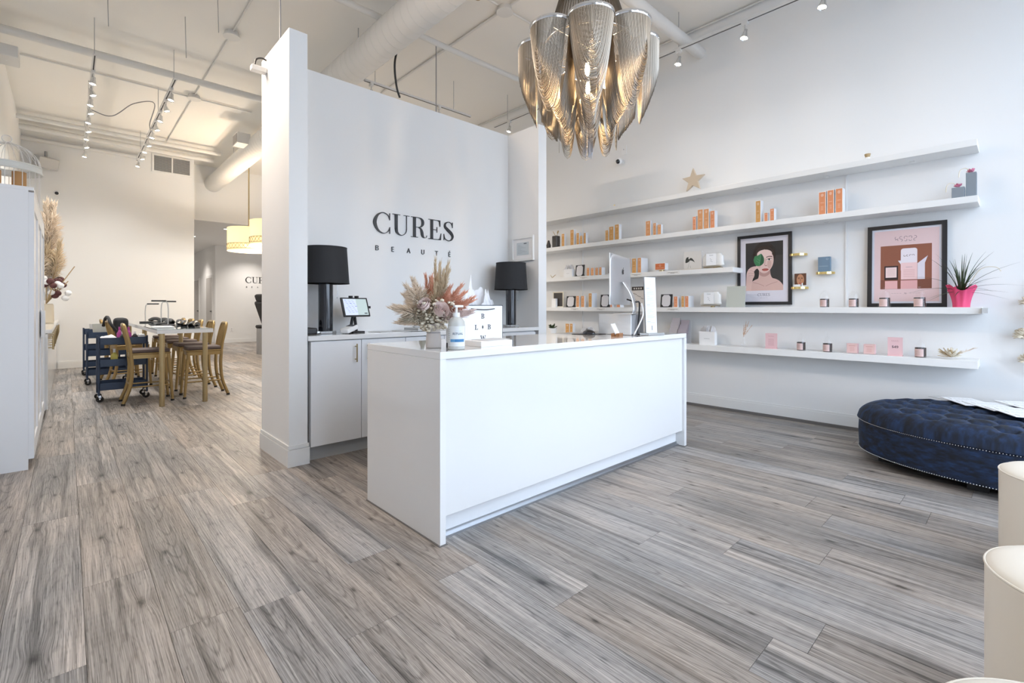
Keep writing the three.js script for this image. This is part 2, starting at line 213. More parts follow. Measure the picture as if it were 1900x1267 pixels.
// ---------- ceiling services ----------
{
  const pipe = (name, label, a, b, r, m = M.pipe, n = 16) => single(name, rod(V(...a), V(...b), r, n), m, label, 'pipe');
  pipe('ceiling_pipe', 'thick white pipe crossing above the two rows of track lights', [XW, 4.13, -7.5], [2.2, 4.13, -7.5], 0.045);
  pipe('ceiling_pipe', 'white pipe passing behind the spiral duct above the reception wall', [1.2, 4.1, -4.5], [XE, 4.1, -4.5], 0.032);
  pipe('ceiling_pipe', 'fat white pipe ending at the shelf wall behind the chandelier', [XW, 4.03, -2.52], [XE, 4.03, -2.52], 0.062);
  pipe('ceiling_pipe', 'first of three parallel white pipes near the vent grille', [XW, 4.2, -11.0], [2.25, 4.2, -11.0], 0.04);
  pipe('ceiling_pipe', 'second of three parallel white pipes near the vent grille', [XW, 4.2, -11.6], [2.25, 4.2, -11.6], 0.045);
  pipe('ceiling_pipe', 'short white pipe closest to the vent grille wall', [XW, 4.12, -12.03], [1.15, 4.12, -12.03], 0.035);
  const con = (label, pts, r = 0.009) => single('conduit', pts.slice(1).map((p, k) => rod(V(...pts[k]), V(...p), r, 8)), M.pipe, label, 'conduit');
  con('thin conduit pair crossing the ceiling behind the thick white pipe', [[XW, 4.31, -8.6], [2.2, 4.31, -8.6]], 0.011);
  con('long conduit linking the two round ceiling boxes', [[1.4, 4.315, -4.4], [1.4, 4.315, -11.5]]);
  con('conduit running from the round box by the chandelier to the reception wall', [[3.41, 4.31, -3.87], [3.41, 4.31, -6.5]], 0.013);
  con('conduit from the round box by the chandelier to the shelf wall', [[3.51, 4.31, -3.77], [XE, 4.31, -3.77]], 0.012);
  con('conduit running toward the windows from the round box by the chandelier', [[3.41, 4.31, -3.67], [3.41, 4.31, -1.5]], 0.013); con('conduit from the round box by the chandelier toward the spiral duct', [[2.65, 4.31, -3.77], [3.31, 4.31, -3.77]], 0.012);
  con('thin dark conduit high along the shelf wall', [[XE - 0.03, 4.31, -7], [XE - 0.03, 4.31, ZS]], 0.01);
  const box = (label, x, z) => { const b = thing('junction_box', label, 'ceiling box', [x, HC, z]); obj('body', cyl(0.085, 0.07, 0.05, 0, -0.05, 0), M.pipe, b); obj('cover', cyl(0.09, 0.09, 0.012, 0, -0.062, 0), M.pipe, b); };
  box('round white ceiling box nearest the tall left pier', 1.4, -6.28); box('round white ceiling box farther along, by the second track', 1.4, -8.54); box('round white ceiling box beside the chandelier', 3.41, -3.77);
  // spiral duct
  const d = thing('spiral_duct', 'fat white spiral duct running along the ceiling over the reception wall', 'duct', [2.44, 3.94, 0]);
  obj('tube', new THREE.CylinderGeometry(0.172, 0.172, 9.95, 48, 1).rotateX(PI / 2).translate(0, 0, -7.67), M.duct, d);
  class Helix extends THREE.Curve { getPoint(t) { const a = t * 82 * 2 * PI; return V(Math.cos(a) * 0.172, Math.sin(a) * 0.172, -2.7 - t * 9.9); } }
  obj('seam', new THREE.TubeGeometry(new Helix(), 2400, 0.0035, 4), M.duct, d, 'raised spiral seam');
  for (const z of [-2.95, -5.2, -8, -10.8]) obj('hanger', [rod(V(0, 0.17, z), V(0, 0.388, z), 0.006)], M.steel, d);
  const o = obj('outlet', ext(-0.34, -0.14, -0.02, 0.16, -9.35, -9.05), M.duct, d, 'square air outlet on the side of the duct'); obj('grille', ext(-0.345, -0.34, 0, 0.14, -9.33, -9.07), M.grey, o);
  // wall vent
  const v = thing('vent_grille', 'white double air vent high on the far wall', 'vent', [1.6, 4.08, ZN]);
  obj('frame', [ext(-0.34, 0.34, 0.155, 0.185, 0, 0.02), ext(-0.34, 0.34, -0.185, -0.155, 0, 0.02), ext(-0.34, -0.305, -0.155, 0.155, 0, 0.02), ext(0.305, 0.34, -0.155, 0.155, 0, 0.02), ext(-0.012, 0.012, -0.155, 0.155, 0, 0.02)], M.trim, v);
  obj('backing', ext(-0.305, 0.305, -0.155, 0.155, 0, 0.004), M.grey, v);
  for (let k = 0; k < 14; k++) for (const s of [-1, 1]) obj('slat', bx(0.29, 0.003, 0.02).rotateX(0.6).translate(s * 0.158, -0.143 + k * 0.022, 0.012), M.greyLight, v);
  // hanging rods
  const wires = [['thin rod hanging beside the left track', 0.28, -6.0, 0.5], ['thin dangling rod between the two tracks', 0.95, -6.3, 0.45], ['thin wire above the second track of lights', 1.12, -5.6, 0.4]];
  for (const [l, x, z, h] of wires) single('hanging_rod', rod(V(x, HC, z), V(x + 0.01, HC - h, z), 0.004, 6), M.steel, l, 'rod');
  single('hanging_wire', rod(V(3.3, HC, -4.9), V(3.3, 3.3, -4.9), 0.006, 6), M.grey, 'dark drop wire right of the duct above the reception wall', 'wire');
  single('hanging_rod', rod(V(1.26, HC, -4.1), V(1.26, 3.1, -4.1), 0.006, 6), M.grey, 'dark rod rising from the left pier to the ceiling', 'rod');
  single('ceiling_cable', tube([[2.62, 3.98, -4.6], [2.58, 3.75, -4.62], [2.62, 3.5, -4.64], [2.66, 3.42, -4.65]], 0.011, 24, 6), M.black, 'black cable drooping beside the duct above the wall top', 'cable');
  single('ceiling_cable', tube([[0.22, 3.9, -8.9], [0.45, 3.86, -8.9], [0.72, 4.12, -8.9], [0.95, 4.2, -8.9], [0.93, 3.95, -9.2], [0.97, 3.9, -9.4]], 0.007, 40, 6), M.grey, 'thin cable looping between the two light tracks', 'cable');
  single('sprinkler_head', [cyl(0.05, 0.05, 0.012, 0, -0.012, 0), cyl(0.02, 0.012, 0.05, 0, -0.06, 0), cyl(0.035, 0.035, 0.008, 0, -0.07, 0)], M.greyLight, 'small ceiling sprinkler in the upper left corner', 'sprinkler', null, [-0.17, HC, -5.6]);
  const e = thing('emergency_light', 'white emergency light box high on the left wall', 'lamp', [-0.5, 3.97, -7.8]); obj('housing', rb(0.2, 0.13, 0.32, 0.01), M.pipe, e); obj('lens', sph(0.05, 0, -0.06, 0).scale(1, 0.6, 1), M.white, e);
}
{
  const p = thing('pier_sensor', 'small white sensor with a curved cable on top of the left pier', 'sensor', [1.145, 2.98, -4.06]); obj('body', rext(-0.11, 0, -0.02, 0.02, -0.03, 0.03, 0.006), M.pipe, p); obj('cable', tube([[-0.085, 0.02, 0], [-0.07, 0.075, 0], [-0.03, 0.095, 0], [0, 0.09, 0]], 0.007, 20, 6), M.black, p);
  for (const [x, z, l] of [[3.05, -3.78, 'brass sprinkler beside the round box near the chandelier'], [4.7, -2.9, 'small dark sprinkler on the ceiling right of the chandelier']]) single('sprinkler_head', [cyl(0.02, 0.03, 0.012, 0, -0.012, 0), cyl(0.012, 0.012, 0.05, 0, -0.062, 0), cyl(0.03, 0.03, 0.006, 0, -0.068, 0)], M.stemTan, l, 'sprinkler', null, [x, HC, z]);
}
// ---------- track lights ----------
const lampGlow = glow([1, 0.86, 0.66], 14);
function trackHead(x, y, z, tx, tz, label, group, k = 1, tint = WARM) {
  const t = thing('track_spotlight', label, 'spotlight', [x, y, z], 0, group);
  obj('adapter', ext(-0.017, 0.017, 0.09, 0.13, -0.03, 0.03), M.pipe, t); obj('stem', cyl(0.007, 0.007, 0.06, 0, 0.035, 0, 8), M.chrome, t);
  const dir = V(tx, -1, tz).normalize(), q = new THREE.Quaternion().setFromUnitVectors(V(0, -1, 0), dir);
  obj('head', lathe([[0, 0.05], [0.016, 0.048], [0.02, 0.02], [0.034, -0.03], [0.036, -0.045], [0.033, -0.045], [0.03, -0.03], [0, -0.022]], 20).applyQuaternion(q), M.chrome, t);
  obj('bulb', new THREE.CylinderGeometry(0.029, 0.029, 0.006, 16).translate(0, -0.035, 0).applyQuaternion(q), lampGlow, t, 'glowing warm bulb');
  const s = new THREE.SpotLight(tint, SPOT * k, 0, 1.05, 0.9); const p = dir.clone().multiplyScalar(0.052); s.position.set(x + p.x, y + p.y, z + p.z); s.target.position.set(x + dir.x * 3, y + dir.y * 3, z + dir.z * 3); s.shadow.radius = 1.5; scene.add(s, s.target); s.name = 'spot_lamp';
}
{
  const track = (label, a, b, hang) => { const t = thing('light_track', label, 'track'); obj('rail', ext(a[0] - 0.018, b[0] + 0.018, a[1] - 0.01, a[1] + 0.012, Math.min(a[2], b[2]), Math.max(a[2], b[2])), M.pipe, t); obj('slot', ext(a[0] - 0.006, b[0] + 0.006, a[1] - 0.012, a[1] - 0.01, Math.min(a[2], b[2]), Math.max(a[2], b[2])), M.black, t, 'dark slot under the rail'); for (const z of hang) obj('suspension_rod', rod(V((a[0] + b[0]) / 2, a[1], z), V((a[0] + b[0]) / 2, HC, z), 0.004, 6), M.steel, t); };
  track('white light track on the left, over the trolleys', [0.22, 3.88, -6.9], [0.22, 3.88, -11.2], [-7.0, -9.0, -11]);
  track('white light track on the right, over the nail table', [0.97, 3.93, -7.1], [0.97, 3.93, -11.5], [-7.2, -8.6, -10.9]);
  track('long light track beside the shelf wall', [4.85, 3.93, 0.6], [4.85, 3.93, -5.6], [-0.5, -2.55, -5.3]);
  const ord = ['nearest', 'second', 'third', 'fourth', 'fifth', 'sixth', 'seventh', 'eighth', 'farthest'];
  [-7.35, -7.75, -8.15, -8.5, -8.95, -9.4, -9.85, -10.35, -11.0].forEach((z, k) => trackHead(0.22, 3.75, z, (k % 2 ? 0.3 : -0.15), 0.12, ord[k] + ' glowing spotlight on the left ceiling track', 'spotlights on the left track'));
  [-7.4, -7.85, -8.35, -8.8, -9.25, -9.75, -10.2, -10.7, -11.3].forEach((z, k) => trackHead(0.97, 3.8, z, (k % 2 ? 0.25 : -0.2), 0.12, ord[k] + ' glowing spotlight on the right track over the nail table', 'spotlights on the right track'));
  [[-5.26, 'spotlight above the right reception pier, beside the chandelier'], [-2.55, 'spotlight at the end of the fat pipe, right of the chandelier'], [-1.86, 'lone spotlight high on the shelf wall, second from the chandelier'], [-1.2, 'spotlight cut by the top edge of the picture']].forEach(([z, l]) => trackHead(4.85, 3.8, z, -0.25, -0.1, l, 'spotlights beside the shelf wall', 0.35));
  track('unseen light track over the entrance floor, lighting the left pier and desk side', [0.3, 3.93, -3.9], [0.3, 3.93, -5.15], [-4.0, -5.0]);  // track and heads out of view, placed to light left pier and desk side
  [-5.05, -4.7, -4.4, -4.1].forEach((z, k) => trackHead(0.3, 3.8, z, 0.75, 0.5, ord[k] + ' unseen spotlight over the entrance floor, counted from the pier, lighting the desk side', 'unseen spotlights over the entrance floor', 1.75, rgb(1, 0.84, 0.70)));
  { const t = thing('light_track', 'unseen light track inside the street windows, lighting the reception wall', 'track'); obj('rail', ext(0.9, 4.5, 3.92, 3.942, 0.28, 0.32), M.pipe, t); obj('slot', ext(0.9, 4.5, 3.918, 3.92, 0.294, 0.306), M.black, t); for (const x of [1.2, 4.2]) obj('suspension_rod', rod(V(x, 3.94, 0.3), V(x, HC, 0.3), 0.004, 6), M.steel, t); }  // out of view with its heads, placed to light the reception wall
  [1.2, 2.2, 3.2, 4.2].forEach((x, k) => trackHead(x, 3.8, 0.3, 0, -0.8, ord[k] + ' unseen spotlight along the street windows, counted from the left, lighting the reception wall', 'unseen spotlights along the street windows', 0.4));
  const t = thing('light_track', 'dark light track peeking over the top of the reception wall', 'track'); obj('rail', ext(2.66, 4.3, 3.9, 3.922, -5.52, -5.48), M.pipe, t); obj('slot', ext(2.66, 4.3, 3.898, 3.9, -5.507, -5.493), M.black, t); for (const x of [2.8, 4.0]) obj('suspension_rod', rod(V(x, 3.92, -5.5), V(x, HC, -5.5), 0.004, 6), M.steel, t);
  trackHead(2.75, 3.77, -5.5, 0.1, -0.3, 'spotlight hidden behind the top of the reception wall, beside the duct', 'spotlights behind the reception wall', 5); trackHead(3.75, 3.77, -5.5, 0.1, -0.3, 'spotlight hidden behind the top of the reception wall, near the right pier', 'spotlights behind the reception wall', 5);  // heads out of view, strong so their bounce lifts the ceiling behind the wall
}

// ---------- chandelier ----------
{
  const c = thing('chain_chandelier', 'large silver chain chandelier with scalloped tiers hanging over the desk', 'chandelier', [2.49, 0, -1.945]);
  const chain = mat([0.42, 0.375, 0.32], 0.34, { metalness: 1 }), chainDark = mat([0.19, 0.165, 0.135], 0.4, { metalness: 1 });
  const N = 8, rc = 0.335, a = 0.125, yT = 2.83;
  const hang = (p, q, sag, seg = 14, r = 0.0016) => { // chain hanging between two points
    const pts = []; for (let k = 0; k <= seg; k++) { const t = 0.55 * (0.5 - 0.5 * Math.cos(PI * k / seg)) + 0.45 * k / seg, u = 2 * t - 1, s = (1 - Math.pow(Math.abs(u), 2.5)); pts.push(V(p.x + (q.x - p.x) * t, p.y + (q.y - p.y) * t - sag * s, p.z + (q.z - p.z) * t)); }
    return new THREE.TubeGeometry(new THREE.CatmullRomCurve3(pts), seg + 4, r, 4);
  };
  obj('ceiling_rose', [cyl(0.11, 0.11, 0.03, 0, HC - 0.03, 0), cyl(0.012, 0.012, HC - 3.5, 0, 3.48, 0, 10)], M.chrome, c);
  obj('top_ring', new THREE.TorusGeometry(0.1, 0.01, 8, 40).rotateX(PI / 2).translate(0, 3.46, 0), M.chrome, c);
  const cone = []; for (let k = 0; k < 150; k++) { const t = k / 150 * 2 * PI; cone.push(hang(V(Math.cos(t) * 0.1, 3.46, Math.sin(t) * 0.1), V(Math.cos(t) * 0.285, 2.84, Math.sin(t) * 0.285), 0.03, 6, 0.0024)); }
  const cn = obj('upper_chains', cone, chainDark, c, 'tent of straight chains up to the ceiling'); cn.userData.kind = 'stuff';
  obj('frame_ring', [new THREE.TorusGeometry(0.285, 0.008, 6, 60).rotateX(PI / 2).translate(0, 2.83, 0), ...[0, 1].map((k) => rod(V(Math.cos(k * PI / 2) * 0.33, 2.83, Math.sin(k * PI / 2) * 0.33), V(-Math.cos(k * PI / 2) * 0.33, 2.83, -Math.sin(k * PI / 2) * 0.33), 0.004))], M.chrome, c);
  const off = 2.42;
  for (let p = 0; p < N; p++) {
    const th = p / N * 2 * PI + off, ct = Math.cos(th), s = Math.sin(th), P = (ph, rad = a) => { const o = rc + rad * Math.cos(ph) * 0.95, w = rad * 1.06 * Math.sin(ph); return V(ct * o - s * w, yT, s * o + ct * w); };
    const bandPts = []; for (let k = 0; k <= 20; k++) bandPts.push(P((k / 20 - 0.5) * PI));
    const b = []; const cur = new THREE.CatmullRomCurve3(bandPts);
    { const n = 40, pos = [], idx = []; for (let k = 0; k <= n; k++) { const q = cur.getPoint(k / n), o = V(q.x - ct * rc, 0, q.z - s * rc).normalize().multiplyScalar(0.004); pos.push(q.x + o.x, yT - 0.006, q.z + o.z, q.x + o.x, yT + 0.016, q.z + o.z, q.x - o.x, yT + 0.016, q.z - o.z, q.x - o.x, yT - 0.006, q.z - o.z); if (k < n) for (let e = 0; e < 4; e++) { const i = k * 4 + e, j = k * 4 + (e + 1) % 4; idx.push(i, j, i + 4, j, j + 4, i + 4); } } const g = new THREE.BufferGeometry(); g.setAttribute('position', new THREE.Float32BufferAttribute(pos, 3)); g.setAttribute('uv', new THREE.Float32BufferAttribute(new Array(pos.length / 3 * 2).fill(0), 2)); g.setIndex(idx); g.computeVertexNormals(); b.push(g); }
    const sc = obj('scallop_band', b, M.chrome, c, 'curved chrome band holding one scallop');
    const ch = []; const n = 52;
    for (let k = 1; k <= n; k++) { const ph = k / n * PI / 2, sag = 0.14 + 0.37 * Math.pow(k / n, 1.1) + rr(-0.006, 0.006); const A = P(-ph), B = P(ph); ch.push(hang(A, B, sag, 24, 0.0019)); }
    for (const [q, m] of [[0, chain], [1, chainDark]]) { const d = obj('chain_drape', ch.filter((x, i) => (i * 7 % 5 > 2) == q), m, sc, 'curtain of chains hung in nested loops'); d.userData.kind = 'stuff'; }
    // inner swags towards the middle
    const sw = [], sd = []; const th2 = th + PI / N, th3 = th2 + 2 * PI / N;
    for (let k = 0; k < 34; k++) { const r = 0.325 - k * 0.0034, q = 0.46 + k * 0.0042 + rr(-0.006, 0.006); (k % 3 ? sw : sd).push(hang(V(Math.cos(th2) * r, 2.815, Math.sin(th2) * r), V(Math.cos(th3) * r, 2.815, Math.sin(th3) * r), q, 24, 0.0019)); }
    for (let k = 0; k < 18; k++) { const r = 0.2, q = 0.12 + k * 0.006 + rr(-0.004, 0.004); (k % 3 ? sw : sd).push(hang(V(Math.cos(th2) * r, 2.44 - 0.004 * k, Math.sin(th2) * r), V(Math.cos(th3) * r, 2.44 - 0.004 * k, Math.sin(th3) * r), q, 12, 0.0019)); sd.push(hang(V(Math.cos(th2) * r, 2.44 - 0.004 * k, Math.sin(th2) * r), V(Math.cos(th2 + 0.3) * 0.03, 2.52, Math.sin(th2 + 0.3) * 0.03), 0.05 + 0.004 * k, 8, 0.0017)); }
    for (const [l, m] of [[sw, chain], [sd, chainDark]]) { const w = obj('swag', l, m, c, 'lower swag of looped chains'); w.userData.kind = 'stuff'; }
  }
  const ts = []; for (let k = 0; k < 46; k++) { const t = rr(0, 2 * PI), r = 0.031 * Math.sqrt(rnd()); ts.push(rod(V(Math.cos(t) * r, 2.52, Math.sin(t) * r), V(Math.cos(t) * r * 1.1, 2.1 + rr(0, 0.05), Math.sin(t) * r * 1.1), 0.0018, 4)); }
  const tz = obj('tassel', ts, mat([0.42, 0.42, 0.44], 0.3, { metalness: 1 }), c, 'straight chain tassel at the centre'); tz.userData.kind = 'stuff';
  const gb = glow([1, 0.78, 0.45], 18);
  for (let k = 0; k < 6; k++) {
    const t = k * PI / 3 + 0.4, x = Math.cos(t) * 0.13, z = Math.sin(t) * 0.13; obj('socket', cyl(0.011, 0.011, 0.07, x, 2.66, z, 12), M.chrome, c);
    obj('bulb', lathe([[0, -0.05], [0.01, -0.045], [0.016, -0.02], [0.014, 0.01], [0.009, 0.03], [0, 0.03]], 14).translate(x, 2.63, z), gb, c, 'glowing warm candle bulb');
    const l = new THREE.PointLight(rgb(1, 0.70, 0.40), 0.48); l.position.set(2.49 + x, 2.62, -1.945 + z); l.name = 'chandelier_lamp'; l.shadow.radius = 0.7; scene.add(l);
  }
}
// ---------- oval ottoman ----------
{
  const cx = 4.58, cz = 0.06, A = 0.63, B = 0.94;
  const o = thing('oval_ottoman', 'long oval navy velvet ottoman with a buttoned top and nailhead trim', 'ottoman', [cx, 0, cz]);
  const vt = dataTex(512, 512, (u, v) => { const n = fbm(u * 64, v * 64, 3, 3), m = fbm(u * 24, v * 24, 8, 2); const k = Math.max(0.12, 0.72 + 1.1 * (m - 0.45) + 0.9 * (n - 0.5)); return [14 * k + 3, 35 * k + 4, 62 * k + 8]; });
  const velvet = new THREE.MeshPhysicalMaterial({ map: vt, roughness: 0.75, sheen: 1, sheenColor: rgb(0.16, 0.28, 0.46), sheenRoughness: 0.3, side: THREE.DoubleSide });
  const loop = (prof, n = 120) => { const pos = [], uv = [], idx = []; for (let k = 0; k <= n; k++) { const t = k / n * 2 * PI; prof.forEach(([e, y], i) => { pos.push(Math.cos(t) * (A + e), y, Math.sin(t) * (B + e)); uv.push(k / n * 4, y * 2); if (k < n && i < prof.length - 1) { const p = k * prof.length + i; idx.push(p, p + 1, p + prof.length, p + 1, p + prof.length + 1, p + prof.length); } }); } const g = new THREE.BufferGeometry(); g.setAttribute('position', new THREE.Float32BufferAttribute(pos, 3)); g.setAttribute('uv', new THREE.Float32BufferAttribute(uv, 2)); g.setIndex(idx); g.computeVertexNormals(); return g; };
  obj('base', loop([[-0.3, 0.06], [-0.02, 0.06], [-0.004, 0.066], [0, 0.08], [0.004, 0.2], [0, 0.285], [-0.01, 0.292]]), velvet, o);
  const sx = 0.21, sy = 0.24, buttons = []; for (let i = -6; i <= 6; i++) for (let j = -6; j <= 6; j++) { const x = i * sx / 1 + (j & 1 ? sx / 2 : 0), z = j * sy / 2; if ((x / (A - 0.09)) ** 2 + (z / (B - 0.09)) ** 2 < 1) buttons.push([x, z]); }
  const top = (x, z, rho) => { const edge = rho < 0.8 ? 1 : Math.sqrt(Math.max(0, 1 - ((rho - 0.8) / 0.2) ** 2)); let h = 0.29 + 0.125 * edge, d = 0; for (const [bx_, bz] of buttons) { const q = ((x - bx_) ** 2 + (z - bz) ** 2); d = Math.max(d, Math.exp(-q / 0.0028)); }
    const u = x / sx - z / sy, v = x / sx + z / sy, cr = (w) => { const f = Math.abs(w - Math.round(w)); return Math.exp(-(f * f) / 0.006); }; const c = Math.max(cr(u), cr(v)); const k = Math.min(1, Math.max(0, (0.93 - rho) / 0.12)); return h - (0.042 * d + 0.014 * c) * k; };
  { const nr = 70, nt = 220, pos = [], uv = [], idx = []; for (let i = 0; i <= nr; i++) for (let k = 0; k <= nt; k++) { const rho = i / nr, t = k / nt * 2 * PI, x = Math.cos(t) * (A + 0.012) * rho, z = Math.sin(t) * (B + 0.012) * rho; pos.push(x, i === nr ? 0.292 : top(x, z, rho), z); uv.push(x * 1.2, z * 1.2); if (i < nr && k < nt) { const p = i * (nt + 1) + k; idx.push(p, p + 1, p + nt + 1, p + 1, p + nt + 2, p + nt + 1); } } const g = new THREE.BufferGeometry(); g.setAttribute('position', new THREE.Float32BufferAttribute(pos, 3)); g.setAttribute('uv', new THREE.Float32BufferAttribute(uv, 2)); g.setIndex(idx); g.computeVertexNormals(); const cu = obj('cushion', g, velvet, o, 'deep-buttoned velvet cushion'); for (const [x, z] of buttons) obj('button', sph(0.012, x, top(x, z, Math.hypot(x / A, z / B)) + 0.002, z, 10, 6).translate(0, 0, 0), velvet, cu); }
  const studs = (y, e, n) => { const g = new THREE.SphereGeometry(0.0042, 6, 4), l = []; for (let k = 0; k < n; k++) { const t = k / n * 2 * PI; l.push(g.clone().translate(Math.cos(t) * (A + e), y, Math.sin(t) * (B + e))); } return l; };
  const n1 = obj('nailhead_trim', studs(0.284, 0.003, 420), M.chrome, o, 'row of silver nailheads below the cushion'), n2 = obj('nailhead_trim', studs(0.07, 0.002, 420), M.chrome, o, 'row of silver nailheads along the lower edge'); n1.userData.kind = n2.userData.kind = 'stuff';
  for (const [x, z] of [[-0.16, -0.74], [0.16, -0.74], [-0.44, -0.25], [-0.44, 0.35], [0.44, -0.25], [0.44, 0.35], [-0.16, 0.78], [0.16, 0.78]]) obj('foot', ext(x - 0.05, x + 0.05, 0, 0.06, z - 0.05, z + 0.05), M.black, o);
  // leaflets on the cushion
  const pg = canvasTex(256, 180, (c, w, h) => { c.fillStyle = '#e9eaec'; c.fillRect(0, 0, w, h); c.strokeStyle = '#c3c6ca'; for (let k = 0; k < 3; k++) { c.strokeRect(10 + k * 82, 10, 70, 150); c.fillStyle = '#8d9096'; c.fillRect(22 + k * 82, 28, 40, 6); for (let j = 0; j < 9; j++) { c.fillStyle = '#b4b7bb'; c.fillRect(18 + k * 82, 50 + j * 12, 30 + ((j * 13) % 25), 3); } } });
  const pm = new THREE.MeshStandardMaterial({ map: pg, roughness: 0.7, side: THREE.DoubleSide });
  [[5.0, -0.40, 0.2, 'small dark leaflet at the far end of the row on the ottoman', M.greyLight], [4.92, -0.28, -0.25, 'open white brochure on the ottoman, second from the far end'], [4.78, -0.14, -0.2, 'open white brochure on the ottoman, third from the far end'], [4.6, -0.02, -0.28, 'open white brochure on the ottoman nearest the stools'], [4.93, 0.02, -0.2, 'white brochure on the ottoman near the wall at the picture edge']].forEach(([x, z, t, l, m], k) => { const b = single('brochure', bx(k ? 0.34 : 0.2, 0.004, k ? 0.2 : 0.12), m ?? pm, l, 'brochure', 'brochures on the ottoman', [x, 0.421 + k * 0.0045, z]); b.rotation.y = t + 0.75; });
}
// ---------- cream stools ----------
{
  const stool = (label, x, z) => { const s = thing('cream_stool', label, 'stool', [x, 0, z], 0, 'round cream stools'); const R = 0.215, Hs = 0.45;
    obj('body', lathe([[0, 0.004], [R - 0.01, 0.004], [R, 0.014], [R, Hs - 0.03], [R - 0.002, Hs - 0.022]], 64), M.pouf, s); obj('seat', lathe([[0, Hs + 0.012], [R * 0.35, Hs + 0.011], [R * 0.65, Hs + 0.007], [R - 0.04, Hs + 0.001], [R - 0.016, Hs - 0.006], [R - 0.004, Hs - 0.014], [R - 0.002, Hs - 0.021], [0, Hs - 0.021]], 64), M.pouf, s); obj('piping', new THREE.TorusGeometry(R - 0.001, 0.0035, 6, 80).rotateX(PI / 2).translate(0, Hs - 0.018, 0), M.pouf, s); };
  stool('round cream leather stool standing against the ottoman', 2.98, 0.14); stool('round cream leather stool in the middle of the right edge', 1.875, 0.14); stool('round cream leather stool cut off at the bottom right corner', 1.105, 0.1);
}
// ---------- table lamps ----------
{
  const lamp = (label, x, z) => { const l = thing('table_lamp', label, 'lamp', [x, 0.92, z], 0, 'black table lamps on the worktop');
    obj('foot', rb(0.125, 0.022, 0.125, 0.004, 0, 0.011, 0), mat([0.9, 0.92, 0.94], 0.05, { transmission: 0.9, thickness: 0.02 }), l, 'clear acrylic foot'); obj('column', cyl(0.056, 0.056, 0.385, 0, 0.022, 0, 40), M.blackGloss, l); obj('cap', cyl(0.03, 0.03, 0.012, 0, 0.407, 0), M.chrome, l);
    obj('shade', [new THREE.CylinderGeometry(0.16, 0.179, 0.285, 64, 1, true).translate(0, 0.5425, 0), new THREE.TorusGeometry(0.179, 0.003, 6, 64).rotateX(PI / 2).translate(0, 0.4, 0), new THREE.TorusGeometry(0.16, 0.003, 6, 64).rotateX(PI / 2).translate(0, 0.685, 0)], M.blackMatte, l, 'black fabric drum shade'); obj('harp', [rod(V(0, 0.42, 0), V(0, 0.68, 0), 0.004), rod(V(-0.158, 0.68, 0), V(0.158, 0.68, 0), 0.003)], M.chrome, l); obj('pull_chain', [rod(V(0.085, 0.29, 0.02), V(0.085, 0.4, 0.02), 0.0012, 4), sph(0.005, 0.085, 0.286, 0.02)], M.chrome, l); };
  lamp('large black table lamp beside the left pier', 1.51, -3.8); lamp('black table lamp in the corner below the framed certificate', 3.5, -3.77);
}
// ---------- framed certificate on the right pier ----------
{
  const f = thing('framed_certificate', 'small white framed certificate on the inner side of the right pier', 'picture frame', [3.683, 1.775, -3.765]); const w = 0.34, h = 0.27;
  obj('frame', [ext(-0.025, 0, -h / 2, h / 2, -w / 2, -w / 2 + 0.025), ext(-0.025, 0, -h / 2, h / 2, w / 2 - 0.025, w / 2), ext(-0.025, 0, -h / 2, -h / 2 + 0.025, -w / 2 + 0.025, w / 2 - 0.025), ext(-0.025, 0, h / 2 - 0.025, h / 2, -w / 2 + 0.025, w / 2 - 0.025)], M.trim, f); obj('mat', ext(-0.01, 0, -h / 2 + 0.025, h / 2 - 0.025, -w / 2 + 0.025, w / 2 - 0.025), M.paper, f);
  const t = canvasTex(256, 192, (c, W, Hh) => { c.fillStyle = '#c9d2d8'; c.fillRect(0, 0, W, Hh); c.fillStyle = '#5c6770'; c.fillRect(150, 14, 60, 14); for (let k = 0; k < 9; k++) { c.fillStyle = '#8c98a2'; c.fillRect(20, 40 + k * 15, 60 + (k * 37) % 130, 3); } });
  obj('certificate', new THREE.PlaneGeometry(0.19, 0.14).rotateY(-PI / 2).translate(-0.0115, 0, 0), new THREE.MeshStandardMaterial({ map: t, roughness: 0.6, side: THREE.DoubleSide }), f);
}
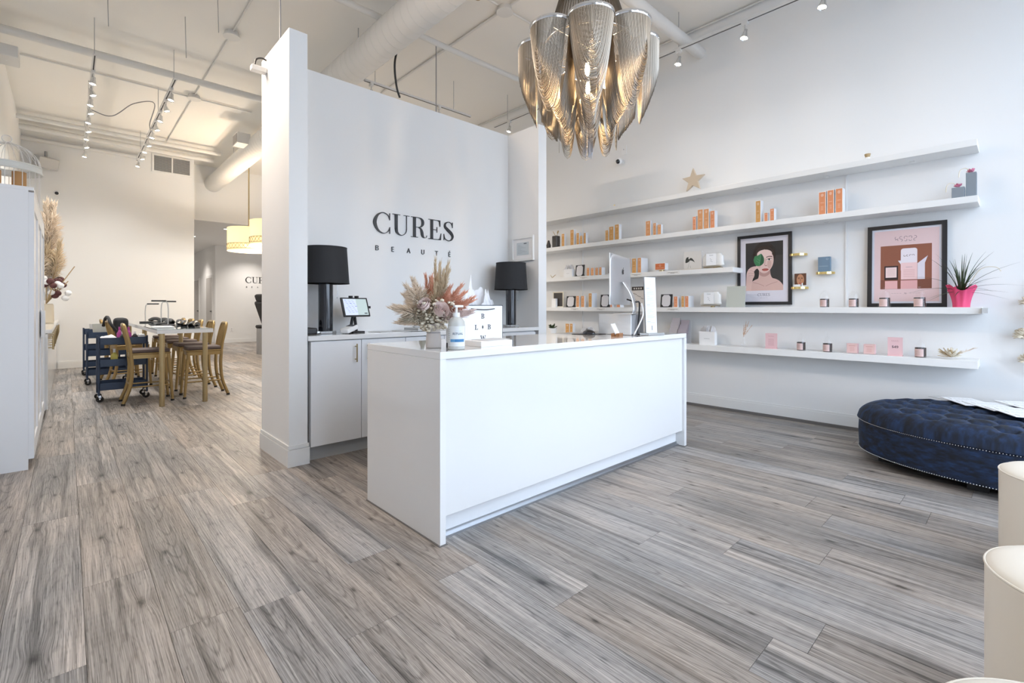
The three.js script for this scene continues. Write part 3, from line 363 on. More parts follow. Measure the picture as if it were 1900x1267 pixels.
// ---------- things on the back worktop ----------
{
  const Y = 0.92;
  const t = thing('tablet_stand', 'black tablet on a stand showing a booking page', 'tablet', [1.75, Y, -3.8], 0.25);
  obj('foot', rext(-0.06, 0.06, 0, 0.012, -0.08, 0.06, 0.004), M.black, t); obj('post', [rod(V(-0.03, 0.012, -0.02), V(-0.01, 0.13, -0.01), 0.012), rod(V(0.035, 0.012, -0.02), V(0.01, 0.13, -0.01), 0.012)], M.black, t);
  const scr = canvasTex(256, 160, (c, w, h) => { c.fillStyle = '#cfd8ea'; c.fillRect(0, 0, w, h); c.fillStyle = '#b9c8c6'; c.fillRect(138, 0, 118, h); for (let k = 0; k < 30; k++) { c.fillStyle = k % 3 ? '#8d93cf' : '#a9b4de'; c.fillRect(12 + (k * 53) % 110, 12 + (k * 29) % 130, 22, 3); } c.fillStyle = '#39424a'; c.fillRect(210, 138, 34, 9); });
  const tb = obj('tablet', rb(0.27, 0.165, 0.014, 0.006).rotateX(-0.3).translate(0, 0.21, 0.012), M.black, t); obj('screen', new THREE.PlaneGeometry(0.235, 0.14).translate(0, 0, 0.0078).rotateX(-0.3).translate(0, 0.21, 0.012), new THREE.MeshStandardMaterial({ map: scr, roughness: 0.2, emissive: 0xffffff, emissiveMap: scr, emissiveIntensity: 0.25 }), tb); obj('clip', [bx(0.02, 0.02, 0.03, -0.03, 0.295, -0.012), bx(0.02, 0.02, 0.03, 0.03, 0.295, -0.012), bx(0.02, 0.02, 0.02, 0.143, 0.21, 0.01)], M.black, t);
  const r = thing('card_terminal', 'white card payment terminal between the lamp and the tablet', 'card reader', [1.655, Y, -3.69], -0.9); obj('body', rb(0.08, 0.04, 0.17, 0.015).rotateX(0.18).translate(0, 0.036, 0), M.white, r); obj('screen', bx(0.06, 0.002, 0.06, 0, 0.0205, -0.035).rotateX(0.18).translate(0, 0.036, 0), M.black, r); obj('keypad', [0, 1, 2, 3].flatMap((k) => [-1, 0, 1].map((q) => rb(0.014, 0.003, 0.009, 0.001, q * 0.018, 0.0215, 0.018 + k * 0.013))), M.greyLight, r);
  const ph = thing('desk_phone', 'black phone with coiled cord tucked behind the left lamp', 'phone', [1.36, Y, -3.83]); obj('base', rb(0.13, 0.05, 0.18, 0.012, 0, 0.025, 0), M.black, ph); obj('handset', tube([[-0.03, 0.07, -0.08], [-0.03, 0.085, -0.03], [-0.03, 0.085, 0.03], [-0.03, 0.07, 0.08]], 0.02, 16, 8), M.black, ph); obj('cord', tube([[0.02, 0.05, -0.05], [0.03, 0.14, -0.1], [-0.02, 0.16, -0.13], [-0.05, 0.04, -0.1]], 0.006, 24, 6), M.black, ph);
  single('power_cord', tube([[1.30, 1.28, -4.01], [1.36, 1.26, -4.0], [1.43, 1.16, -3.99], [1.42, 1.06, -3.99], [1.32, 1.0, -4.0], [1.29, 0.97, -4.0]], 0.005, 32, 6), M.greyLight, 'thin grey power cord hanging on the wall behind the left lamp', 'cord');
  const ou = thing('wall_socket', 'white wall socket with plugs beside the left lamp', 'socket', [1.325, 1.3, -4.018]); obj('plate', rb(0.08, 0.12, 0.008, 0.003, 0, 0, 0.004), M.white, ou); obj('plug', [bx(0.03, 0.025, 0.03, 0, 0.03, 0.022), bx(0.035, 0.03, 0.03, 0.005, -0.025, 0.022)], M.grey, ou);
  const ou2 = thing('wall_socket', 'white wall socket with black plugs beside the corner lamp', 'socket', [3.24, 1.24, -4.018]); obj('plate', rb(0.08, 0.12, 0.008, 0.003, 0, 0, 0.004), M.white, ou2); obj('plug', [bx(0.06, 0.028, 0.035, 0.01, 0.025, 0.025), bx(0.05, 0.025, 0.035, 0.0, -0.03, 0.025)], M.black, ou2);
  for (const [x, z, a, l] of [[2.03, -3.72, 0.2, 'loose printed sheet right of the tablet on the worktop'], [2.22, -3.7, -0.15, 'loose printed sheet on the worktop nearer the flowers']]) { const p = single('paper_sheet', bx(0.21, 0.002, 0.29), M.greyLight, l, 'paper', 'loose papers on the worktop', [x, Y + 0.001 + (x > 2.1 ? 0.003 : 0), z]); p.rotation.y = 1.4 + a; }
  const bk = thing('stapler', 'grey stapler lying on a flat box behind the flowers', 'stapler', [2.36, Y + 0.026, -3.74]); obj('base', rb(0.16, 0.012, 0.04, 0.004, 0, 0.006, 0), M.greyLight, bk); obj('arm', rb(0.15, 0.02, 0.035, 0.006, 0.005, 0, 0).rotateZ(0.1).translate(0, 0.032, 0), M.greyLight, bk);
  single('flat_box', rext(2.25, 2.55, Y, Y + 0.026, -3.86, -3.62, 0.003), M.greyLight, 'flat grey box on the worktop behind the flowers', 'box');
  single('green_bottle', lathe([[0, 0], [0.032, 0], [0.034, 0.01], [0.034, 0.13], [0.02, 0.16], [0.016, 0.19], [0, 0.19]], 24), mat([0.03, 0.05, 0.02], 0.25), 'dark green bottle half hidden behind the flowers', 'bottle', null, [2.49, Y, -3.93]);
  const d = thing('tape_dispenser', 'black rounded dispenser next to the corner lamp', 'dispenser', [3.17, Y, -3.77]); obj('body', lathe([[0, 0.012], [0.075, 0.012], [0.078, 0.03], [0.078, 0.06], [0.07, 0.12], [0.045, 0.165], [0, 0.175]], 32), M.blackGloss, d); obj('plinth', rb(0.17, 0.012, 0.17, 0.004, 0, 0.006, 0), M.grey, d);
}
// ---------- things on the desk ----------
function plume(base, dir, len, rad, n, m, parent, name = 'plume', label) { // feathery grass head, hairs along a bent stem
  const g = []; const side = V(dir.z, 0, -dir.x).normalize(); if (!isFinite(side.x)) side.set(1, 0, 0);
  const at = (t) => base.clone().addScaledVector(dir, len * t).addScaledVector(V(0, -1, 0), 0.12 * len * t * t * Math.hypot(dir.x, dir.z) * 2);
  for (let k = 0; k < n; k++) { const t = 0.12 + 0.88 * rnd(), p = at(t), w = rad * Math.sin(Math.min(1, t * 1.15 + 0.08) * PI * 0.92), a = rr(0, 2 * PI), q = p.clone().addScaledVector(dir, len * rr(0.06, 0.16)).add(V(Math.cos(a) * w, rr(-0.3, 0.6) * w, Math.sin(a) * w)); const mid = p.clone().lerp(q, 0.5).add(V(0, w * 0.12, 0)); g.push(rod(p, mid, Math.max(0.0008, rad * 0.04), 3), rod(mid, q, Math.max(0.0008, rad * 0.04), 3, 0.0004)); }
  g.push(rod(base, at(0.9), rad * 0.05, 5, rad * 0.03)); const o = obj(name, g, m, parent, label); o.userData.kind = 'stuff'; return o;
}
function rose(x, y, z, R, dir, m, parent) { // petals rolled in a spiral
  const n = 130, pos = [], idx = []; for (let k = 0; k <= n; k++) { const t = k / n, a = t * 5.2 * 2 * PI, r = R * (0.07 + 0.93 * t) * (1 + 0.05 * Math.sin(a * 1.7)), h = R * (0.5 * (1 - t * t) + 0.12 + 0.06 * Math.sin(a * 1.3)); for (const [f, e] of [[1.06, h], [1, h - R * 0.12], [0.8 + 0.1 * t, -R * 0.35 * (1 - t * 0.3)]]) pos.push(Math.cos(a) * r * f, e, Math.sin(a) * r * f); if (k < n) for (const o of [0, 1]) { const p = k * 3 + o; idx.push(p, p + 1, p + 3, p + 1, p + 4, p + 3); } }
  const b = new THREE.BufferGeometry(); b.setAttribute('position', new THREE.Float32BufferAttribute(pos, 3)); b.setAttribute('uv', new THREE.Float32BufferAttribute(new Array(pos.length / 3 * 2).fill(0), 2)); b.setIndex(idx); b.computeVertexNormals();
  b.applyQuaternion(new THREE.Quaternion().setFromUnitVectors(V(0, 1, 0), dir.clone().normalize())); b.translate(x, y, z); return obj('rose', b, m, parent, 'pale pink rose'); }
{
  const Y = 0.918;
  const f = thing('flower_vase', 'vase of dried peach grasses and blush roses on the desk corner', 'flowers', [1.405, Y, -2.11]);
  obj('vase', lathe([[0, 0], [0.038, 0], [0.041, 0.006], [0.038, 0.06], [0.034, 0.085], [0.036, 0.1], [0.05, 0.125], [0.047, 0.125], [0.033, 0.1], [0.03, 0.08], [0.034, 0.01], [0, 0.008]], 40), mat([0.62, 0.56, 0.52], 0.35), f, 'ribbed blush vase'); obj('string', new THREE.TorusGeometry(0.0355, 0.002, 5, 40).rotateX(PI / 2).translate(0, 0.08, 0), M.grey, f);
  const D = (x, y, z) => V(x, y, z).normalize(), rt = [0.7314, 0.682]; // axes along the room
  const side = (u, y, w) => V(u * 0.7314 + w * 0.682, y, u * 0.682 - w * 0.7314);
  obj('foliage', Array.from({ length: 420 }, () => { const a = rr(0, 6.28), r = rr(0.02, 0.1), y = rr(0.09, 0.25); return new THREE.SphereGeometry(rr(0.006, 0.013), 5, 4).scale(1, 0.7, 1).translate(Math.cos(a) * r * (0.5 + y * 2.6), y, Math.sin(a) * r * (0.5 + y * 2.6)); }), M.cream, f, 'cream dried filler flowers').userData.kind = 'stuff';
  for (const [u, y, w, R] of [[-0.035, 0.225, -0.075, 0.04], [0.05, 0.2, -0.085, 0.046], [0.0, 0.25, 0.05, 0.038]]) { const p = side(u, y, w); rose(p.x, p.y, p.z, R, V(p.x, 0.06, p.z), M.blush, f); }
  for (const [u, y, w, L, R, m, n] of [[-0.4, 0.8, 0, 0.34, 0.05, M.pampasPale, 260], [-0.75, 0.55, -0.1, 0.28, 0.055, M.pampasPale, 260], [-0.6, 0.75, 0.2, 0.32, 0.05, M.pampasPale, 220], [-0.15, 1, 0, 0.34, 0.026, M.peach, 160], [0.0, 1, 0.1, 0.4, 0.028, M.pampas, 160], [0.06, 1, -0.05, 0.33, 0.024, M.peach, 160], [0.16, 1, 0, 0.37, 0.028, M.pampas, 160], [0.3, 0.95, 0, 0.4, 0.026, M.pampas, 180], [0.55, 0.8, -0.05, 0.34, 0.04, M.peach, 240], [0.75, 0.66, 0, 0.34, 0.04, M.peach, 240], [0.9, 0.5, 0.05, 0.27, 0.045, M.blush, 200], [0.35, 0.8, -0.15, 0.28, 0.034, M.peach, 180], [-0.9, 0.25, 0, 0.22, 0.05, M.pampasPale, 200], [-0.6, 0.3, -0.2, 0.2, 0.05, M.cream, 200], [0.1, 0.9, -0.2, 0.28, 0.03, M.pampas, 160]]) for (let q = 0; q < 2; q++) { const d = side(u + rr(-0.1, 0.1), y, w + rr(-0.2, 0.2)).normalize(); plume(V(0, 0.11, 0).addScaledVector(d, 0.02), d, L * rr(0.66, 0.8), R * 1.3, Math.round(n * 1.6), m, f, 'grass_plume'); }
  const s = thing('soap_bottle', 'translucent pump soap bottle with a blue label beside the vase', 'bottle', [1.435, Y, -1.95]);
  obj('bottle', lathe([[0, 0], [0.04, 0], [0.043, 0.006], [0.043, 0.12], [0.04, 0.14], [0.028, 0.158], [0.018, 0.163], [0, 0.163]], 40), mat([0.78, 0.78, 0.74], 0.2, { transmission: 0.35, thickness: 0.03 }), s); obj('collar', cyl(0.018, 0.018, 0.022, 0, 0.163, 0), M.white, s); obj('pump', [cyl(0.006, 0.006, 0.03, 0, 0.185, 0), rb(0.055, 0.012, 0.018, 0.004, 0.012, 0.217, 0)], M.white, s);
  const lb = canvasTex(256, 256, (c, w, h) => { c.fillStyle = '#e6e9ea'; c.fillRect(0, 0, w, h); c.fillStyle = '#3f7fb4'; c.fillRect(40, 165, 190, 36); c.fillStyle = '#5e9ac8'; c.fillRect(40, 165, 60, 36); c.fillStyle = '#27435c'; c.font = 'bold 40px sans-serif'; c.textAlign = 'center'; c.fillText('RITUAL', 140, 110); c.font = '18px sans-serif'; c.fillStyle = '#4682b4'; c.fillText('—————', 140, 66); c.fillStyle = '#9aa4aa'; for (let k = 0; k < 6; k++) c.fillRect(4, 40 + k * 26, 26, 4); });
  obj('label', new THREE.CylinderGeometry(0.0436, 0.0436, 0.1, 32, 1, true, -1.75, 2.4).translate(0, 0.068, 0), new THREE.MeshStandardMaterial({ map: lb, roughness: 0.5, side: THREE.DoubleSide }), s, 'white and blue printed label');
  const tb = thing('cream_tube', 'small white tube with a black cap between vase and soap', 'tube', [1.475, Y, -2.07]); obj('cap', cyl(0.015, 0.015, 0.025, 0, 0, 0, 16), M.black, tb); obj('body', lathe([[0.014, 0.025], [0.016, 0.04], [0.014, 0.1], [0, 0.105]], 20), M.white, tb);
  // shopping bag
  const b = thing('shopping_bag', 'white paper shopping bag with black edges and four letters', 'bag', [1.817, Y, -2.255]); const W = 0.32, Hb = 0.225, Dp = 0.1;
  const bt = canvasTex(512, 360, (c, w, h) => { c.fillStyle = '#eceef2'; c.fillRect(0, 0, w, h); c.fillStyle = '#1d2126'; c.fillRect(0, 0, w, 6); c.fillRect(w - 6, 0, 6, h); c.font = 'bold 66px serif'; c.textAlign = 'center'; c.fillText('B', 256, 130); c.fillText('L', 178, 236); c.fillText('B', 336, 236); c.fillText('W', 260, 340); c.beginPath(); c.moveTo(256, 190); c.lineTo(266, 212); c.lineTo(256, 234); c.lineTo(246, 212); c.fill(); });
  obj('front_sheet', ext(-W / 2, W / 2, 0.002, Hb, Dp / 2 - 0.003, Dp / 2), new THREE.MeshStandardMaterial({ map: bt, roughness: 0.6 }), b); obj('side_sheet', [ext(-W / 2, -W / 2 + 0.003, 0.002, Hb, -Dp / 2, Dp / 2 - 0.003), ext(W / 2 - 0.003, W / 2, 0.002, Hb, -Dp / 2, Dp / 2 - 0.003), ext(-W / 2, W / 2, 0.002, Hb, -Dp / 2, -Dp / 2 + 0.003), ext(-W / 2, W / 2, 0, 0.002, -Dp / 2, Dp / 2)], M.black, b, 'black side walls'); obj('handle', tube([[-0.09, Hb - 0.022, Dp / 2 + 0.004], [-0.03, Hb - 0.026, Dp / 2 + 0.006], [0.03, Hb - 0.027, Dp / 2 + 0.006], [0.09, Hb - 0.022, Dp / 2 + 0.004]], 0.003, 16, 6), M.black, b);
  const peak = (x, z, w, h, tilt, turn) => { const g = new THREE.PlaneGeometry(w, h, 10, 12), p = g.attributes.position, o = rr(0, 9); for (let k = 0; k < p.count; k++) { const u = p.getX(k) / w + 0.5, v = p.getY(k) / h + 0.5, top = 1 - Math.abs(u - 0.5 - tilt) * 1.25 + 0.1 * Math.sin(u * 17 + o); p.setY(k, (v * top - 0.5) * h); p.setX(k, p.getX(k) * (1 - 0.3 * v)); p.setZ(k, 0.016 * (vn(u * 5 + o, v * 3, 5) + vn(u * 11, v * 6 + o, 9) * 0.5 - 0.75) + 0.02 * Math.abs(u - 0.5) * v); } g.computeVertexNormals(); return g.rotateY(turn).translate(x, 0.15 + h / 2, z); };
  obj('tissue_paper', [peak(-0.05, 0, 0.17, 0.24, -0.1, 0.25), peak(0.0, -0.02, 0.2, 0.2, 0.15, -0.2), peak(0.06, 0.005, 0.17, 0.18, 0, 0.3), peak(0.1, -0.01, 0.13, 0.16, -0.1, -0.3), peak(-0.09, 0.015, 0.12, 0.15, 0.1, -0.1)], M.tissue, b, 'white tissue paper peaks');
  single('book', [rext(1.605, 1.83, Y, Y + 0.03, -2.12, -1.96, 0.002)], M.white, 'thick white book lying in front of the shopping bag', 'book'); 
  single('leaflet', bx(0.2, 0.002, 0.12), M.greyLight, 'thin grey leaflet lying on the white book', 'leaflet', null, [1.75, Y + 0.0315, -2.05]).rotation.y = 0.2;
  // computer
  const pr = thing('label_printer', 'white and grey boxy printer under the computer', 'printer', [3.19, Y, -2.16]); obj('body', rext(-0.085, 0.09, 0.004, 0.158, -0.15, 0.148, 0.012), M.grey, pr); obj('side_cover', rext(-0.093, -0.085, 0.002, 0.16, -0.15, 0.15, 0.004), M.white, pr, 'white side cover'); obj('foot', [-1, 1].flatMap((s) => [-1, 1].map((q) => cyl(0.01, 0.01, 0.004, s * 0.06, 0, q * 0.12))), M.rubber, pr);
  const im = thing('desktop_computer', 'silver all-in-one computer seen from behind on the desk', 'computer', [3.075, Y + 0.16, -2.09], 0.305 - 0.0);
  const alu = mat([0.72, 0.73, 0.75], 0.35, { metalness: 0.9 });
  const pan = obj('display', [rb(0.528, 0.372, 0.008, 0.003, 0, 0.256, 0), (() => { const g = new THREE.SphereGeometry(1, 64, 24, 0, PI * 2, 0, PI / 2).rotateX(PI / 2), p = g.attributes.position, e = 0.34; for (let k = 0; k < p.count; k++) { const x = p.getX(k), y = p.getY(k), r = Math.hypot(x, y) || 1e-6, c = Math.abs(x / r), q = Math.abs(y / r), m = r / Math.pow(Math.pow(c, 6) + Math.pow(q, 6), 1 / 6); p.setXYZ(k, x / r * m * 0.261, y / r * m * 0.183, Math.max(0, p.getZ(k)) * 0.016); } g.computeVertexNormals(); return g.translate(0, 0.256, 0.004); })()], alu, im, 'silver display back'); obj('screen', ext(-0.25, 0.25, 0.11, 0.43, -0.0055, -0.0045), M.blackGloss, pan);
  const ap = new THREE.Shape(); ap.absarc(0, 0, 0.019, 0.5, 2 * PI - 0.5, false); ap.quadraticCurveTo(0.006, 0, 0.0167, 0.009); obj('emblem', [new THREE.ExtrudeGeometry(ap, { depth: 0.0015, bevelEnabled: false }), new THREE.ExtrudeGeometry(tri([0, 0.021], [0.008, 0.033], [0.004, 0.022]), { depth: 0.0015, bevelEnabled: false })].map((g) => g.translate(0, 0.32, 0.0205)), M.black, pan, 'dark fruit emblem');
  obj('stand', [tube([[0, 0.24, 0.03], [0, 0.14, 0.09], [0, 0.03, 0.11], [0, 0.008, 0.1]], 0.006, 24, 6).scale(9, 1, 1), rb(0.11, 0.007, 0.15, 0.003, 0, 0.0035, 0.035)], alu, im); 
  single('computer_cable', tube([[3.10, 1.19, -2.05], [3.13, 1.17, -1.99], [3.165, 1.17, -1.985], [3.175, 1.08, -1.99], [3.16, 0.99, -1.99], [3.15, 0.925, -1.99]], 0.006, 40, 6), M.black, 'black cable drooping from the back of the computer', 'cable');
  single('computer_cable', tube([[3.16, 1.16, -1.96], [3.165, 1.08, -1.95], [3.11, 1.0, -1.95], [3.07, 0.94, -1.96], [3.08, 0.925, -1.975]], 0.005, 40, 6), M.white, 'white cable drooping from the computer onto the desk', 'cable');
  const sg = thing('sign_stand', 'tall narrow price list in a clear upright stand', 'sign', [3.235, Y, -1.92], -0.3); const pl = canvasTex(160, 560, (c, w, h) => { c.fillStyle = '#eef0f4'; c.fillRect(0, 0, w, h); c.fillStyle = '#9b9fa8'; c.beginPath(); c.arc(80, 60, 16, 0, 7); c.lineWidth = 2; c.strokeStyle = '#9b9fa8'; c.stroke(); for (let k = 0; k < 30; k++) { c.fillStyle = k % 7 ? '#a7abb3' : '#767a84'; c.fillRect(k % 7 ? 20 : 20, 110 + k * 12, k % 7 ? 70 + (k * 29) % 50 : 50, 3); } c.fillStyle = '#33363c'; c.fillRect(82, 490, 10, 46); });
  obj('base', rext(-0.075, 0.085, 0, 0.02, -0.05, 0.05, 0.006), mat([0.75, 0.76, 0.76], 0.1, { transmission: 0.6, thickness: 0.02 }), sg); obj('sheet', bx(0.105, 0.42, 0.004).rotateX(-0.05).translate(0, 0.23, -0.01), [pl].map((t) => new THREE.MeshStandardMaterial({ map: t, roughness: 0.35 }))[0], sg); obj('backing', bx(0.109, 0.42, 0.008, 0, 0, -0.0065).rotateX(-0.05).translate(0, 0.23, -0.01), M.grey, sg);
  const ch = thing('card_holder', 'wooden holder with white business cards leaning back', 'card holder', [2.945, Y, -2.03], 0.35); obj('block', [ext(-0.055, 0.055, 0, 0.022, -0.03, -0.004), ext(-0.055, 0.055, 0, 0.022, 0.004, 0.03), ext(-0.055, 0.055, 0, 0.008, -0.004, 0.004)], M.wood, ch); obj('card', bx(0.105, 0.085, 0.006).rotateX(-0.45).translate(0, 0.052, -0.014), M.paper, ch);
  const mo = thing('computer_mouse', 'black computer mouse on a dark pad left of the printer', 'mouse', [3.0, Y, -2.33]); obj('pad', ext(-0.1, 0.1, 0, 0.003, -0.09, 0.09), M.black, mo); obj('shell', new THREE.SphereGeometry(1, 24, 12, 0, 2 * PI, 0, PI / 2).scale(0.034, 0.034, 0.058).translate(0, 0.003, 0), M.blackGloss, mo); obj('wheel', new THREE.TorusGeometry(0.008, 0.004, 6, 16).rotateY(PI / 2).translate(0, 0.034, -0.02), M.grey, mo);
}

// ---------- product shelves ----------
const SX = 5.04, SH = { 1: 2.41, 2: 1.98, 3: 1.548, 4: 1.13, 5: 0.72 };
{
  const sh = (label, y, z0, z1, th = 0.052) => { const s = thing('wall_shelf', label, 'shelf', [0, 0, 0], 0, 'long white wall shelves'); obj('board', rext(SX, XE - 0.001, y - th, y, z0, z1, 0.002), M.shelf, s); for (let z = z1 - 0.4; z > z0 + 0.1; z -= 0.62) obj('bracket', rext(XE - 0.11, XE - 0.05, y - th - 0.008, y - th, z - 0.02, z + 0.02, 0.003), M.shelf, s); };
  sh('topmost long white shelf, carrying only the star', SH[1], -5.5, -0.24); sh('second highest long white shelf with orange cartons', SH[2], -5.5, -0.235); sh('short white shelf ending beside the portrait poster', SH[3], -5.5, -2.05); sh('eye-level long white shelf under the two posters', SH[4], -5.5, -0.215); sh('lowest long white shelf with pink boxes', SH[5], -5.5, -0.235, 0.06);
  single('cable_strip', ext(XE - 0.012, XE, 1.14, 2.355, -1.13, -1.118), M.wall, 'thin vertical cable strip between the two posters', 'cable strip'); single('cable_strip', ext(XE - 0.012, XE, 0.73, 2.355, -4.234, -4.222), M.wall, 'thin vertical cable strip at the far end of the shelves', 'cable strip');
  single('plastic_clip', ext(5.0, 5.12, 1.085, 1.125, -0.213, -0.18), M.greyLight, 'loose grey end cap on the eye-level shelf', 'clip');
  const tag = canvasTex(128, 32, (c, w, h) => { c.fillStyle = '#e8e6e2'; c.fillRect(0, 0, w, h); c.fillStyle = '#55524e'; for (let k = 0; k < 11; k++) c.fillRect(14 + k * 9, 10, 6, 5); c.fillRect(40, 20, 40, 3); }), tm = new THREE.MeshStandardMaterial({ map: tag, roughness: 0.7, side: THREE.DoubleSide });
  for (const [y, z, l] of [[1.105, -4.15, 'printed shelf label below the first pair of cartons on the eye-level shelf'], [1.105, -3.72, 'printed shelf label below the third black plaque on the eye-level shelf'], [1.105, -2.72, 'printed shelf label right of the price list on the eye-level shelf'], [1.523, -2.72, 'printed shelf label under the leaf card'], [1.523, -4.0, 'printed shelf label under the row of small cartons'], [1.523, -3.2, 'printed shelf label beside the computer on the short shelf']]) single('shelf_label', bx(0.002, 0.03, 0.16), tm, l, 'label', 'printed labels on the shelf fronts', [SX - 0.0015, y, z]);
}
// ---------- orange cartons ----------
{
  const art = (bg, bg2) => canvasTex(128, 384, (c, w, h) => { c.fillStyle = '#f3efe9'; c.fillRect(0, 0, w, h); c.fillStyle = bg; c.fillRect(9, 9, w - 18, h - 18); c.strokeStyle = '#f6e6d8'; c.lineWidth = 4; c.beginPath(); c.arc(64, 58, 20, 0, 7); c.stroke(); c.beginPath(); c.arc(64, 58, 9, 0, 7); c.stroke(); c.fillStyle = bg2; c.fillRect(9, 215, w - 18, 3); c.fillStyle = '#f2d8c2'; c.fillRect(34, 180, 60, 4); for (let k = 0; k < 4; k++) c.fillRect(44, 240 + k * 18, 40, 3); });
  const pm = [art('#d99a66', '#c88850'), art('#dd8f63', '#c97e52'), art('#cf9a58', '#bb8846')].map((t) => new THREE.MeshStandardMaterial({ map: t, roughness: 0.55 })), box = mat([0.82, 0.83, 0.86], 0.55);
  const carton = (label, z0, z1, y, h, dep, m, x = 5.1, group) => { const c = thing('product_carton', label, 'carton', [x, y, (z0 + z1) / 2], 0, group); obj('box', ext(0, Math.max(0.03, dep), 0, h, -(z1 - z0) / 2, (z1 - z0) / 2), box, c); obj('front_print', new THREE.PlaneGeometry(z1 - z0, h).rotateY(-PI / 2).translate(-0.0012, h / 2, 0), pm[m], c, 'orange printed front'); };
  const nth = ['leftmost', 'second', 'third', 'fourth', 'fifth'], cl = ['first', 'second', 'third', 'fourth', 'fifth', 'sixth', 'seventh'];
  const rows = [
    [2, 'on the second highest shelf', [[[-4.444, -4.39, 0.185, 0.03, 2]], [[-4.286, -4.22, 0.222, 0.047, 2], [-4.176, -4.126, 0.166, 0.045, 2], [-4.115, -4.07, 0.122, 0.045, 2], [-4.05, -4.013, 0.152, 0.046, 2]], [[-3.697, -3.648, 0.146, 0.04, 2], [-3.64, -3.566, 0.186, 0.045, 2], [-3.551, -3.485, 0.203, 0.055, 2]], [[-3.108, -3.04, 0.188, 0.04, 0], [-3.007, -2.966, 0.151, 0.035, 0], [-2.949, -2.902, 0.124, 0.04, 0]], [[-2.517, -2.476, 0.16, 0.03, 1], [-2.461, -2.396, 0.23, 0.05, 0], [-2.391, -2.33, 0.226, 0.05, 0], [-2.319, -2.267, 0.195, 0.065, 1]], [[-1.852, -1.802, 0.227, 0.07, 2], [-1.769, -1.736, 0.093, 0.03, 1], [-1.716, -1.677, 0.127, 0.058, 1]], [[-1.298, -1.238, 0.217, 0.05, 1], [-1.229, -1.175, 0.223, 0.05, 1], [-1.165, -1.108, 0.226, 0.085, 1]]]],
    [3, 'on the short shelf', [[[-4.001, -3.952, 0.111, 0.03, 0], [-3.932, -3.878, 0.107, 0.03, 0], [-3.858, -3.807, 0.105, 0.03, 0], [-3.795, -3.753, 0.106, 0.07, 0]], [[-3.364, -3.31, 0.187, 0.03, 1], [-3.298, -3.235, 0.185, 0.035, 2], [-3.218, -3.167, 0.186, 0.15, 0]]]],
    [4, 'on the eye-level shelf', [[[-4.181, -4.126, 0.157, 0.04, 0], [-4.098, -4.037, 0.155, 0.035, 0]], [[-3.968, -3.912, 0.189, 0.11, 2]], [[-3.622, -3.588, 0.06, 0.045, 1], [-3.523, -3.468, 0.065, 0.08, 1]], [[-2.743, -2.694, 0.125, 0.04, 1], [-2.651, -2.614, 0.128, 0.03, 2], [-2.607, -2.563, 0.127, 0.12, 1]]]],
    [5, 'on the lowest shelf', [[[-4.374, -4.3, 0.185, 0.05, 2], [-4.294, -4.24, 0.186, 0.05, 2]]]],
  ];
  for (const [s, where, cs] of rows) cs.forEach((c, i) => c.forEach(([z0, z1, h, d, m], k) => carton(`orange carton, ${c.length > 1 ? (k === c.length - 1 ? 'rightmost' : nth[k]) + ' of its cluster, ' : 'standing alone, '}${cl[i]} cluster from the left ${where}`, z0, z1, SH[s], h, d, m, 5.1, 'orange cartons ' + where)));
  const b = thing('product_carton', 'wide orange carton raised on a brass riser on the short shelf', 'carton', [5.1, SH[3], -2.915]); obj('riser', cyl(0.03, 0.03, 0.022, 0.04, 0, 0), M.brass, b); obj('box', ext(0, 0.07, 0.022, 0.1, -0.065, 0.065), box, b); const la = canvasTex(256, 160, (c, w, h) => { c.fillStyle = '#f3efe9'; c.fillRect(0, 0, w, h); c.fillStyle = '#cf7040'; c.fillRect(8, 8, w - 16, h - 16); c.strokeStyle = '#f6e6d8'; c.lineWidth = 5; c.beginPath(); c.arc(128, 56, 20, 0, 7); c.stroke(); c.fillStyle = '#f2d8c2'; c.fillRect(30, 110, 196, 5); }); obj('front_print', new THREE.PlaneGeometry(0.13, 0.078).rotateY(-PI / 2).translate(-0.0012, 0.061, 0), new THREE.MeshStandardMaterial({ map: la, roughness: 0.55 }), b);
}
